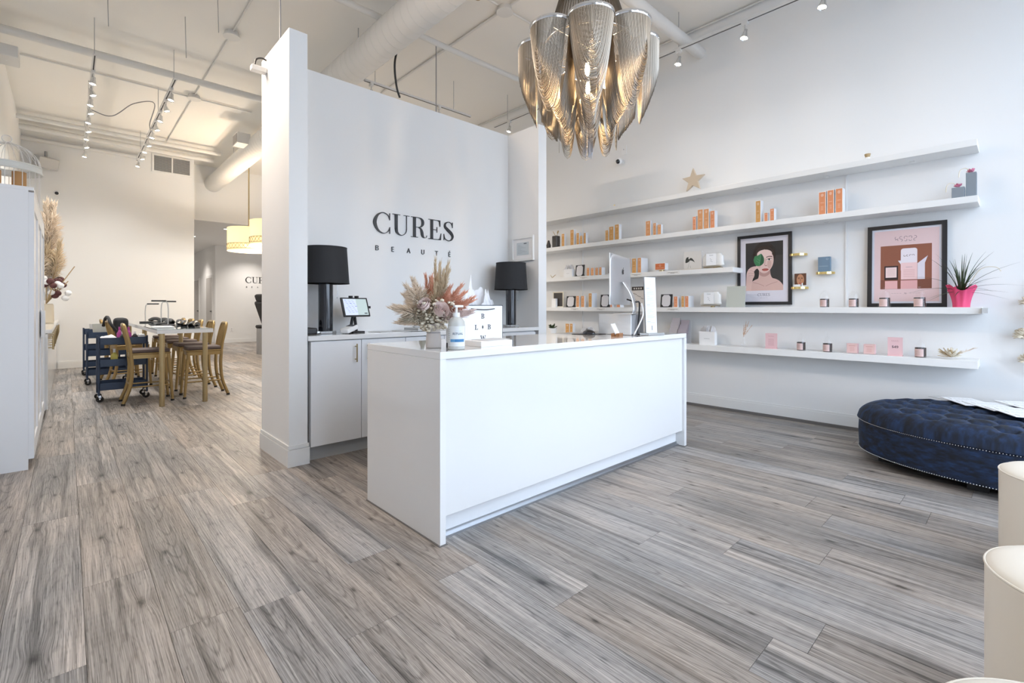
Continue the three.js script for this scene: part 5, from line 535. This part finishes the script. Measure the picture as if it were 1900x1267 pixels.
  const sign = (name, label, z, w, h, txt) => { const s = thing(name, label, 'sign', [5.12, SH[5], z]); obj('panel', bx(0.008, h, w, 0, h / 2, 0), M.pinkPale, s); obj('foot', ext(-0.03, 0.03, 0, 0.004, -w / 2, w / 2), M.pinkPale, s); const t = canvasTex(160, 240, (c, W, Hh) => { c.fillStyle = '#e3bfc2'; c.fillRect(0, 0, W, Hh); c.fillStyle = '#c08c92'; for (let k = 0; k < 4; k++) { c.beginPath(); c.arc(50 + k * 20, 46, 7, 0, 5); c.lineWidth = 3; c.strokeStyle = '#c08c92'; c.stroke(); } if (txt) { c.fillStyle = '#4a3a40'; c.font = 'bold 44px sans-serif'; c.textAlign = 'center'; c.fillText(txt, 80, 140); } else for (let k = 0; k < 7; k++) c.fillRect(40, 90 + k * 16, 80, 4); }); obj('print', new THREE.PlaneGeometry(w, h).rotateY(-PI / 2).translate(-0.0052, h / 2, 0), new THREE.MeshStandardMaterial({ map: t, roughness: 0.5 }), s); };
  sign('pink_sign', 'plain pink card sign beside the bud vase on the lowest shelf', -1.71, 0.107, 0.152); sign('price_sign', 'pink price sign reading forty-nine dollars', -0.74, 0.1, 0.156, '$49');
  const pb = (label, z) => { const b = thing('pink_box', label, 'box', [5.115, SH[5], z], 0, 'small pink boxes in clear cases'); obj('box', ext(-0.02, 0.03, 0.004, 0.088, -0.042, 0.036), M.pinkPale, b); const t = canvasTex(128, 128, (c, w, h) => { c.fillStyle = '#e6c2bd'; c.fillRect(0, 0, w, h); c.fillStyle = '#d39c94'; c.fillRect(24, 26, 80, 8); for (let k = 0; k < 6; k++) c.fillRect(34, 48 + k * 10, 60, 3); }); obj('print', new THREE.PlaneGeometry(0.076, 0.082).rotateY(-PI / 2).translate(-0.0212, 0.046, -0.003), new THREE.MeshStandardMaterial({ map: t, roughness: 0.5 }), b); obj('clear_case', ext(-0.024, 0.034, 0.001, 0.092, -0.046, 0.046), M.glass, b); };
  pb('small pink box in a clear case, left of the pair', -1.035); pb('small pink box in a clear case, beside the price sign', -0.911);
  const dr = thing('dried_flower', 'cream dried protea lying at the end of the lowest shelf', 'dried flower', [5.13, SH[5], -0.395]); for (let k = 0; k < 46; k++) { const a = rr(0, 6.28), e = rr(0.05, 1.1), L = rr(0.05, 0.1); obj('petal', new THREE.SphereGeometry(1, 6, 4).scale(0.011, 0.003, L / 2).translate(0, 0, L / 2 + 0.006).rotateX(-e).rotateY(a).translate(0, 0.012, 0), k % 4 ? M.cream : M.stemTan, dr); } plume(V(0, 0.02, 0.02), V(-0.1, 0.5, 0.6).normalize(), 0.16, 0.02, 60, M.pampasPale, dr);
  // wall items
  const cam = (label, pos, turn) => { const c = thing('security_camera', label, 'camera', pos, turn); obj('mount', [cyl(0.03, 0.03, 0.01, 0, 0, 0).rotateX(PI / 2).translate(0, 0, 0)], M.white, c); obj('arm', rod(V(0, 0, 0.01), V(0, -0.01, 0.05), 0.01), M.white, c); obj('housing', sph(0.042, 0, -0.01, 0.075, 20, 14), M.white, c); obj('lens', sph(0.03, 0.0, -0.018, 0.098, 16, 12), M.blackGloss, c, 'black lens'); };
  cam('white dome camera with black lens high on the shelf wall', [XE - 0.0, 3.03, -3.57], -PI / 2); cam('white dome camera with black lens high on the far wall', [-0.14, 3.225, ZN], 0);
  const sp = (label, pos, q) => { const s = thing('wall_speaker', label, 'speaker', pos); const g = new THREE.Group(); const b = obj('cabinet', rb(0.3, 0.2, 0.2, 0.02).rotateX(0.3).rotateY(q), M.greyLight, s); obj('bracket', rod(V(0, 0.05, 0), V(0, 0.2, 0), 0.02), M.grey, s); };
  sp('grey speaker tilted in the far left ceiling corner', [-0.28, 3.72, ZN + 0.16], 0.5); sp('pale speaker high in the top right corner of the shelf wall', [5.15, 3.9, 0.02], -1.2);
  const pv = thing('wall_plate', 'blank white plate above the shelf wall camera', 'wall plate', [XE, 3.17, -3.545]); obj('plate', rb(0.008, 0.12, 0.08, 0.003, -0.004, 0, 0), M.white, pv); obj('button', cyl(0.006, 0.006, 0.004, 0, 0, 0, 12).rotateZ(PI / 2).translate(-0.008, 0.01, 0), M.grey, pv);
  const gl = thing('dried_garland', 'cream dried flower hanging at the right picture edge', 'dried flower', [5.27, 0.62, 0.02]); for (const [y, z, R, n] of [[0.12, -0.01, 0.05, 60], [0.3, -0.025, 0.06, 80], [0.45, 0.02, 0.05, 60], [0.55, -0.01, 0.045, 50]]) { const l = []; for (let k = 0; k < n; k++) { const a = rr(0, 6.28), e = rr(-0.6, 1.5); l.push(new THREE.SphereGeometry(1, 6, 4).scale(R * 0.22, 0.003, R * 0.5).translate(0, 0, R * 0.5).rotateX(-e).rotateY(a).translate(-0.05, y, z)); } obj('flower_head', l, M.cream, gl, 'cream dried flower head'); } obj('stem', rod(V(0, 0, 0), V(0, 0.7, 0), 0.006, 6), M.stemTan, gl);
}

// ---------- tall cupboard on the left ----------
{
  const c = thing('tall_cupboard', 'tall white cupboard at the left picture edge', 'cupboard'); const x0 = XW + 0.005, x1 = -0.2, z1 = -4.735, z0 = -6.78;
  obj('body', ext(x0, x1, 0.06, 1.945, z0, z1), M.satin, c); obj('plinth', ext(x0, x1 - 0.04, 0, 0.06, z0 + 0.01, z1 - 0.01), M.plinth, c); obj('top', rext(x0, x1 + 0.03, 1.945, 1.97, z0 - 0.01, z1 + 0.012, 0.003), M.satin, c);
  obj('end_panel', ext(x0, x1 + 0.002, 0, 1.945, z1, z1 + 0.012), M.satin, c);
  for (let k = 0; k < 3; k++) { const w = (z1 - z0) / 3, a = z1 - k * w - 0.003, b = a - w + 0.006; const d = obj('door', ext(x1 + 0.002, x1 + 0.02, 0.07, 1.935, b, a), M.satin, c); obj('panel_frame', [ext(x1 + 0.02, x1 + 0.03, 0.07, 1.935, a - 0.09, a), ext(x1 + 0.02, x1 + 0.03, 0.07, 1.935, b, b + 0.09), ext(x1 + 0.02, x1 + 0.03, 0.07, 0.19, b + 0.09, a - 0.09), ext(x1 + 0.02, x1 + 0.03, 1.82, 1.935, b + 0.09, a - 0.09)], M.satin, d); }
  obj('handle', ext(x1 + 0.03, x1 + 0.055, 0.86, 1.1, -6.1, -5.94), M.satin, c, 'boxy white handle');
}
{
  const b = thing('bird_cage', 'white wire bird cage with a domed top on the tall cupboard', 'bird cage', [-0.375, 1.97, -5.9]); const R = 0.2;
  obj('base', cyl(R, R, 0.02, 0, 0, 0, 40), M.white, b); for (let k = 0; k < 24; k++) { const a = k / 24 * 2 * PI; obj('wire', rod(V(Math.cos(a) * R, 0.02, Math.sin(a) * R), V(Math.cos(a) * R, 0.33, Math.sin(a) * R), 0.0028, 5), M.white, b); obj('dome_wire', tube([0, 1, 2, 3, 4].map((i) => { const t = i / 4 * PI / 2; return [Math.cos(a) * R * 1.06 * Math.cos(t), 0.36 + 0.2 * Math.sin(t), Math.sin(a) * R * 1.06 * Math.cos(t)]; }), 0.0022, 10, 5), M.white, b); }
  obj('filigree_band', [new THREE.CylinderGeometry(R * 1.06, R * 1.08, 0.05, 48, 1, true).translate(0, 0.345, 0), new THREE.TorusGeometry(R * 1.08, 0.008, 6, 48).rotateX(PI / 2).translate(0, 0.32, 0), new THREE.TorusGeometry(R * 1.06, 0.006, 6, 48).rotateX(PI / 2).translate(0, 0.37, 0)], mat([0.78, 0.8, 0.78], 0.6), b); obj('ring', new THREE.TorusGeometry(0.03, 0.004, 6, 20).translate(0, 0.595, 0), M.white, b);
  const cn = (l, x, z) => single('pillar_candle', cyl(0.045, 0.045, 0.29, 0, 0, 0, 20), mat([0.55, 0.3, 0.12], 0.6), l, 'candle', 'candles inside the bird cage', [x, 1.99, z]); cn('amber pillar candle in the bird cage, toward the left', -0.45, -5.86); cn('amber pillar candle in the bird cage, toward the right', -0.3, -5.84);
}
// ---------- low drawers along the left wall ----------
{
  const x0 = XW + 0.005, x1 = -0.145; let k = 0; const lab = ['nearest', 'second', 'third', 'fourth', 'farthest']; const n = 5, zA = -6.82, zB = -12.09, w = (zA - zB) / n;
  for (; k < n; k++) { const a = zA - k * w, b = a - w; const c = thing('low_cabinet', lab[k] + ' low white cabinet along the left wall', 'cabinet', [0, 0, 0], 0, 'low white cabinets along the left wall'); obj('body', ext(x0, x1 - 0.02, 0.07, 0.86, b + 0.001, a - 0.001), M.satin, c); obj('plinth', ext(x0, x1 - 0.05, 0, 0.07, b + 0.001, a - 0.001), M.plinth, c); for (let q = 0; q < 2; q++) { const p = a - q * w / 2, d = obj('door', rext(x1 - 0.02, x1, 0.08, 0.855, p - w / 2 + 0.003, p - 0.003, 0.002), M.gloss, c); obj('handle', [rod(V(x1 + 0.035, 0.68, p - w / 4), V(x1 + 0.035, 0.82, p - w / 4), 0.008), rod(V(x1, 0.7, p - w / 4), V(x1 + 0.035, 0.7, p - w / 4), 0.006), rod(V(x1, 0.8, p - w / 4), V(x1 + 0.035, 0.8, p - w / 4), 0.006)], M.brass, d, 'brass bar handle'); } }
  single('side_worktop', rext(x0, x1 + 0.03, 0.862, 0.9, zB, zA, 0.003), M.quartz, 'long white worktop over the low cabinets on the left', 'worktop');
  const f = thing('dried_bouquet', 'tall vase of pampas, cotton and dark dried flowers', 'flowers', [-0.22, 0.9, -9.5]); obj('vase', lathe([[0, 0], [0.08, 0], [0.085, 0.02], [0.08, 0.26], [0.07, 0.28], [0, 0.27]], 24), mat([0.66, 0.58, 0.45], 0.4), f, 'ribbed cream vase');
  for (let i = 0; i < 9; i++) plume(V(rr(-0.05, 0.05), 0.5, rr(-0.05, 0.05)), V(rr(-0.2, 0.4), 1, rr(-0.3, 0.3)).normalize(), rr(0.5, 0.8), 0.13, 220, i % 2 ? M.pampas : M.pampasPale, f, 'pampas_plume'); for (let i = 0; i < 3; i++) plume(V(0, 0.9, 0), V(rr(-0.1, 0.15), 1, rr(-0.1, 0.1)).normalize(), 0.8, 0.16, 420, M.pampasPale, f, 'pampas_plume');
  for (let i = 0; i < 26; i++) { const a = rr(0, 6.28), r = rr(0.04, 0.22); obj('cotton_boll', [sph(0.045, 0, 0, 0, 8, 6), sph(0.04, 0.03, 0.015, 0.01, 8, 6)].map((g) => g.translate(Math.cos(a) * r, rr(0.35, 0.7), Math.sin(a) * r)), i % 3 ? M.white : mat([0.09, 0.03, 0.03], 0.8), f); } for (let i = 0; i < 8; i++) obj('twig', rod(V(0, 0.28, 0), V(rr(0.0, 0.3), rr(0.5, 0.95), rr(-0.2, 0.2)), 0.006, 5), M.stemTan, f);
}
// ---------- nail table ----------
const TY = 0.88;
{
  const t = thing('nail_table', 'long high glass-topped nail table on brass legs', 'table'); const x0 = 0.735, x1 = 1.28, z1 = -6.62, z0 = -10.6;
  obj('apron', rext(x0, x1, TY - 0.05, TY - 0.008, z0, z1, 0.004), M.satin, t, 'white table edge'); obj('glass_top', ext(x0, x1, TY - 0.008, TY, z0, z1), mat([0.55, 0.62, 0.62], 0.05, { clearcoat: 1 }), t, 'pale glass top'); for (const z of [-6.7, -8.37, -10.55]) for (const x of [0.79, 1.21]) { const l = obj('leg', cyl(0.027, 0.027, TY - 0.051, x, 0.001, z, 20), M.brass, t); obj('collar', cyl(0.029, 0.029, 0.01, x, 0.24, z, 20), M.brass, l); }
}
const chair0 = (() => {
  const c = thing('counter_chair', 'gold metal counter chair, nearest on the trolley side of the table', 'chair', [0, 0, 0], 0, 'gold counter chairs at the nail table'); const g = M.chairGold, w = 0.175;
  obj('seat', rext(-0.19, 0.2, 0.575, 0.595, -0.19, 0.19, 0.01), g, c); obj('cushion', rb(0.37, 0.04, 0.37, 0.016, 0.005, 0.615, 0), M.cushion, c, 'brown seat cushion'); obj('apron', [ext(-0.18, 0.19, 0.53, 0.575, -0.187, -0.17), ext(-0.18, 0.19, 0.53, 0.575, 0.17, 0.187), ext(0.172, 0.188, 0.53, 0.575, -0.17, 0.17), ext(-0.188, -0.172, 0.53, 0.575, -0.17, 0.17)], g, c);
  for (const s of [-1, 1]) {
    const f = obj('leg', rod(V(0.175, 0.575, s * w), V(0.215, 0.02, s * (w + 0.005)), 0.021, 8, 0.015), g, c); obj('foot_cap', cyl(0.019, 0.019, 0.022, 0.215, 0, s * (w + 0.005), 10), M.rubber, f);
    const r = obj('leg', tube([[-0.178, 0.575, s * w], [-0.17, 0.4, s * w], [-0.19, 0.2, s * w], [-0.25, 0.02, s * (w + 0.005)]], 0.019, 14, 8), g, c); obj('foot_cap', cyl(0.02, 0.02, 0.022, -0.252, 0, s * (w + 0.005), 10), M.rubber, r);
    obj('stretcher', rod(V(-0.2, 0.2, s * w), V(0.205, 0.2, s * w), 0.009), g, c);
  }
  obj('stretcher', rod(V(0.2, 0.22, -w), V(0.2, 0.22, w), 0.009), g, c); obj('stretcher', rod(V(-0.195, 0.24, -w), V(-0.195, 0.24, w), 0.009), g, c);
  obj('back_frame', tube([[-0.178, 0.57, -w], [-0.19, 0.68, -w], [-0.225, 0.85, -w * 0.98], [-0.24, 0.915, -w * 0.8], [-0.243, 0.925, 0], [-0.24, 0.915, w * 0.8], [-0.225, 0.85, w * 0.98], [-0.19, 0.68, w], [-0.178, 0.57, w]], 0.017, 60, 8), g, c); for (const z of [-0.08, 0, 0.08]) obj('slat', tube([[-0.182, 0.6, z], [-0.2, 0.74, z], [-0.24, 0.92, z]], 0.011, 10, 6), g, c);
  return c;
})();
{
  chair0.position.set(0.72, 0, -7.22);
  [[0.66, -8.82, 0.1, 'gold metal counter chair, second on the trolley side, with a black strap'], [0.63, -9.95, 0, 'gold metal counter chair, farthest on the trolley side']].forEach(([x, z, t, l]) => copyOf(chair0, 'counter_chair', l, [x, 0, z], t));
  ['nearest', 'second', 'third', 'fourth', 'farthest'].forEach((o, k) => copyOf(chair0, 'counter_chair', `gold metal counter chair, ${o} on the open side of the table`, [1.28, 0, -7.22 - k * 0.76], PI + 0.04 * (k % 2 ? 1 : -1)));
  single('black_strap_bag', [tube([[0.38, 0.86, -9.02], [0.4, 0.97, -8.95], [0.42, 0.98, -8.7], [0.44, 0.9, -8.6], [0.5, 0.8, -8.6]], 0.02, 20, 6), rb(0.16, 0.26, 0.3, 0.05, 0.56, 0.85, -8.82)], M.blackMatte, 'black bag slung over the second chair back', 'bag');
  const trolley = (label, x, z, t) => { const c = thing('tool_trolley', label, 'trolley', [x, 0, z], t, 'navy three-tier trolleys'); const W = 0.44, D = 0.34; for (const y of [0.14, 0.42, 0.68]) { obj('tray', [ext(-W / 2, W / 2, y, y + 0.004, -D / 2, D / 2), ext(-W / 2, W / 2, y, y + 0.085, -D / 2, -D / 2 + 0.003), ext(-W / 2, W / 2, y, y + 0.085, D / 2 - 0.003, D / 2), ext(-W / 2, -W / 2 + 0.003, y, y + 0.085, -D / 2, D / 2), ext(W / 2 - 0.003, W / 2, y, y + 0.085, -D / 2, D / 2)], M.navyMetal, c); } for (const sx of [-1, 1]) for (const sz of [-1, 1]) { obj('post', rod(V(sx * (W / 2 + 0.008), 0.08, sz * D * 0.42), V(sx * (W / 2 + 0.008), 0.78, sz * D * 0.42), 0.011), M.navyMetal, c); const k = obj('caster', new THREE.TorusGeometry(0.024, 0.013, 8, 20).translate(sx * (W / 2), 0.037, sz * D * 0.42), M.rubber, c); obj('fork', [ext(sx * W / 2 - 0.012, sx * W / 2 + 0.012, 0.055, 0.08, sz * D * 0.42 - 0.02, sz * D * 0.42 + 0.02), cyl(0.006, 0.006, 0.04, 0, -0.02, 0, 8).rotateX(PI / 2).translate(sx * W / 2, 0.037, sz * D * 0.42)], M.chrome, k); } return c; };
  trolley('navy three-tier trolley beside the nearest chair', 0.5, -7.63, 0.02); trolley('navy three-tier trolley beside the middle chair', 0.44, -9.38, 0); trolley('navy three-tier trolley farthest along the wall side', 0.43, -10.75, 0);
  // things on trolleys
  const bottle = (label, x, y, z, h, r, m, cap = M.white) => { const b = thing('polish_bottle', label, 'bottle', [x, y, z], 0, 'bottles on the trolleys'); obj('bottle', lathe([[0, 0], [r, 0], [r, h * 0.6], [r * 0.5, h * 0.72], [r * 0.45, h * 0.78], [0, h * 0.78]], 16), m, b); obj('cap', cyl(r * 0.4, r * 0.4, h * 0.22, 0, h * 0.78, 0, 10), cap, b); };
  const mag = mat([0.42, 0.05, 0.28], 0.3), yel = mat([0.6, 0.52, 0.12], 0.5); bottle('magenta spray bottle at the front of the near trolley', 0.56, 0.684, -7.6, 0.2, 0.028, mag, mag); bottle('magenta spray bottle behind the first one on the near trolley', 0.48, 0.684, -7.74, 0.2, 0.028, mag, mag); bottle('dark bottle on the near trolley beside the magenta ones', 0.5, 0.684, -7.56, 0.15, 0.03, M.black); bottle('small dark bottle on the near trolley by the table edge', 0.63, 0.684, -7.72, 0.14, 0.03, M.black); bottle('yellow bottle on the middle tray of the near trolley', 0.42, 0.424, -7.56, 0.2, 0.035, yel); 
  single('white_towel', (() => { const g = new THREE.SphereGeometry(1, 20, 12).scale(0.09, 0.05, 0.08), p = g.attributes.position; for (let k = 0; k < p.count; k++) p.setY(k, p.getY(k) * (1 + 0.25 * Math.sin(p.getX(k) * 60) * Math.cos(p.getZ(k) * 50))); g.computeVertexNormals(); return g; })(), M.white, 'crumpled white towel on the near trolley', 'towel', null, [0.37, 0.738, -7.62]); single('tissue_box', rb(0.06, 0.11, 0.1, 0.004, 0, 0.055, 0), M.white, 'small white box on the near trolley beside the table', 'box', null, [0.68, 0.684, -7.55]);
  single('clear_bin', [cyl(0.08, 0.09, 0.2, 0, 0, 0, 20, true), cyl(0.08, 0.08, 0.004, 0, 0, 0, 20)], mat([0.62, 0.63, 0.6], 0.3, { transmission: 0.3 }), 'pale plastic tub on the middle trolley', 'tub', null, [0.36, 0.684, -9.38]); single('clear_bin', [cyl(0.08, 0.09, 0.17, 0, 0, 0, 20, true), cyl(0.08, 0.08, 0.004, 0, 0, 0, 20)], M.white, 'white tub on the farthest trolley', 'tub', null, [0.36, 0.684, -10.72]);
  // desk lamps
  const lamp = (label, x, z, h, t) => { const l = thing('desk_lamp', label, 'desk lamp', [x, TY, z], t, 'thin black desk lamps'); obj('base', rb(0.15, 0.022, 0.12, 0.008, 0, 0.011, 0), M.black, l); obj('stem', tube([[0, 0.02, 0], [0, h * 0.75, 0], [0.015, h * 0.97, 0], [0.06, h, 0]], 0.007, 20, 8), M.steel, l); obj('head', rb(0.16, 0.02, 0.05, 0.009, 0.1, h + 0.005, 0), M.black, l); };
  lamp('desk lamp farthest back on the nail table', 0.93, -9.75, 0.3, 0); lamp('middle desk lamp on the nail table', 1.0, -8.55, 0.33, 0.1); lamp('tallest desk lamp nearest on the nail table', 0.98, -7.75, 0.33, PI - 0.3);
  const pad = (label, x, z, t) => { const p = thing('hand_rest', label, 'hand rest', [x, TY, z], t, 'black hand rests on the nail table'); obj('cushion', tube([[-0.14, 0.03, 0], [-0.07, 0.05, 0], [0, 0.056, 0], [0.07, 0.05, 0], [0.14, 0.03, 0]], 0.03, 20, 10).scale(1, 1, 1.3), M.black, p); obj('base', rb(0.26, 0.012, 0.07, 0.004, 0, 0.006, 0), M.black, p); };
  [[1.15, -7.0, 'nearest'], [1.12, -7.45, 'second'], [1.15, -8.05, 'third'], [1.12, -8.7, 'fourth'], [1.14, -9.4, 'fifth'], [1.1, -10.1, 'farthest']].forEach(([x, z, o], k) => pad(o + ' black hand rest along the open edge of the nail table', x, z, 1.2 + k * 0.15));
  const cl = single('white_tray', rb(0.2, 0.02, 0.3, 0.006, 0, 0.01, 0), M.white, 'shallow white tray on the near end of the nail table', 'tray', null, [0.85, TY, -7.15]);
}
// ---------- pendants, bin, doors in the rear ----------
{
  const shade = mat([0.74, 0.58, 0.34], 0.9, { transmission: 0.1, emissive: rgb(1, 0.72, 0.34), emissiveIntensity: 0.34 });
  const pend = (label, x, y, z) => { const p = thing('drum_pendant', label, 'pendant lamp', [x, y, z], 0, 'cream drum pendants'); const R = 0.375, h = 0.45; obj('shade', new THREE.CylinderGeometry(R, R, h, 64, 1, true).translate(0, h / 2, 0), shade, p, 'glowing cream drum shade'); obj('diffuser', new THREE.CylinderGeometry(R - 0.004, R - 0.004, 0.006, 64).translate(0, 0.01, 0), shade, p); obj('rod', rod(V(0, 0.3, 0), V(0, HC - y, 0), 0.012), M.brass, p); const band = [new THREE.TorusGeometry(R + 0.003, 0.006, 6, 64).rotateX(PI / 2).translate(0, 0.03, 0), new THREE.TorusGeometry(R + 0.003, 0.006, 6, 64).rotateX(PI / 2).translate(0, 0.13, 0)]; for (let k = 0; k < 32; k++) { const a = k / 32 * 2 * PI, b = (k + 1) / 32 * 2 * PI, q = R + 0.003; band.push(rod(V(Math.cos(a) * q, 0.03, Math.sin(a) * q), V(Math.cos(b) * q, 0.13, Math.sin(b) * q), 0.004, 4), rod(V(Math.cos(a) * q, 0.13, Math.sin(a) * q), V(Math.cos(b) * q, 0.03, Math.sin(b) * q), 0.004, 4)); } obj('lattice_band', band, M.brass, p, 'brass lattice band'); obj('finial', sph(0.02, 0, -0.01, 0), M.brass, p); const l = new THREE.PointLight(rgb(1, 0.92, 0.82), 2.5); l.position.set(x, y - 0.09, z); l.shadow.radius = 3; l.name = 'pendant_light'; scene.add(l); const u = new THREE.PointLight(rgb(1, 0.94, 0.86), 3); u.position.set(x, y + 0.3, z); u.shadow.radius = 2; u.name = 'pendant_uplight'; scene.add(u); obj('bulb', sph(0.05, 0, 0.3, 0.0), glow([1, 0.8, 0.5], 6), p); };
  pend('cream drum pendant fully visible left of the pier', 2.64, 2.235, -10.5); pend('cream drum pendant partly hidden behind the pier', 2.84, 2.3, -9.73);
  const b = thing('trash_bin', 'brushed steel bin with a black bag beside the left pier', 'bin', [3.53, 0, -12.6]); obj('body', cyl(0.19, 0.19, 0.62, 0, 0, 0, 40), M.steel, b); obj('liner', lathe([[0.15, 0.6], [0.2, 0.63], [0.215, 0.66], [0.2, 0.7], [0.17, 0.69], [0.15, 0.6]], 28), M.black, b, 'black bin bag rim');
  const ch = thing('reclining_chair', 'black reclining chair edge beyond the bin', 'chair', [3.95, 0, -13.9], 0.3); obj('back', rb(0.16, 0.75, 0.5, 0.06).rotateZ(0.35).translate(-0.05, 0.95, 0), M.black, ch); obj('headrest', rb(0.12, 0.2, 0.35, 0.05).rotateZ(0.35).translate(-0.2, 1.38, 0), M.black, ch); obj('seat', rb(0.55, 0.14, 0.52, 0.05, 0.3, 0.52, 0), M.black, ch); obj('pedestal', [cyl(0.26, 0.26, 0.04, 0.3, 0, 0), cyl(0.05, 0.05, 0.42, 0.3, 0.04, 0)], M.steel, ch);
  const ou = thing('wall_socket', 'white wall socket low on the rear wall', 'socket', [3.85, 0.42, ZB]); obj('plate', rb(0.08, 0.12, 0.008, 0.003, 0, 0, 0.004), M.white, ou); obj('slot', [bx(0.02, 0.03, 0.002, 0, 0.025, 0.009), bx(0.02, 0.03, 0.002, 0, -0.025, 0.009)], M.greyLight, ou);
  // corridor doors on the wall x = 3.4 side
  const door = (n, z0, z1) => { const d = structGroup('door_' + n, 'grey corridor door'); obj('leaf', ext(3.375, 3.395, 0, 2.08, z0, z1), mat([0.5, 0.48, 0.46], 0.5), d); obj('casing', [ext(3.37, 3.4, 0, 2.16, z0 - 0.08, z0), ext(3.37, 3.4, 0, 2.16, z1, z1 + 0.08), ext(3.37, 3.4, 2.08, 2.16, z0, z1)], M.trim, d); obj('handle', [cyl(0.03, 0.03, 0.01, 0, 0, 0, 16).rotateZ(PI / 2).translate(3.37, 1.0, z1 - 0.08), rod(V(3.35, 1, z1 - 0.08), V(3.35, 1, z1 - 0.2), 0.01)], M.black, d); };
  door(1, -18.5, -17.65); door(2, -20.6, -19.75);
  const rec = (label, x, z, y = 3.09) => { const r = thing('recessed_spotlight', label, 'spotlight', [x, y, z], 0, 'recessed rear spotlights'); obj('ring', new THREE.TorusGeometry(0.05, 0.008, 6, 24).rotateX(PI / 2).translate(0, -0.004, 0), M.trim, r); obj('lens', cyl(0.045, 0.045, 0.006, 0, -0.008, 0, 20), lampGlow, r); const s = new THREE.SpotLight(rgb(1, 0.92, 0.84), 7, 0, 1.0, 0.8); s.position.set(x, y - 0.015, z); s.target.position.set(x, 0, z - 0.25); s.name = 'recessed_lamp'; scene.add(s, s.target); };
  rec('recessed spotlight in the lowered ceiling, nearest', 2.9, -13.6); rec('recessed spotlight in the lowered ceiling, over the corridor', 2.7, -18.4); rec('recessed spotlight in the lowered ceiling, above the rear lettering', 4.3, -16.5); rec('recessed spotlight in the lowered ceiling, beside the bulkhead', 2.55, -15.6); rec('recessed spotlight at the end of the corridor', 2.7, -21.3);
}
scene.traverse((o) => { if (o.isMesh) { o.castShadow = true; o.receiveShadow = true; } if (o.isLight && o.shadow) o.castShadow = true; });
renderer.render(scene, camera);
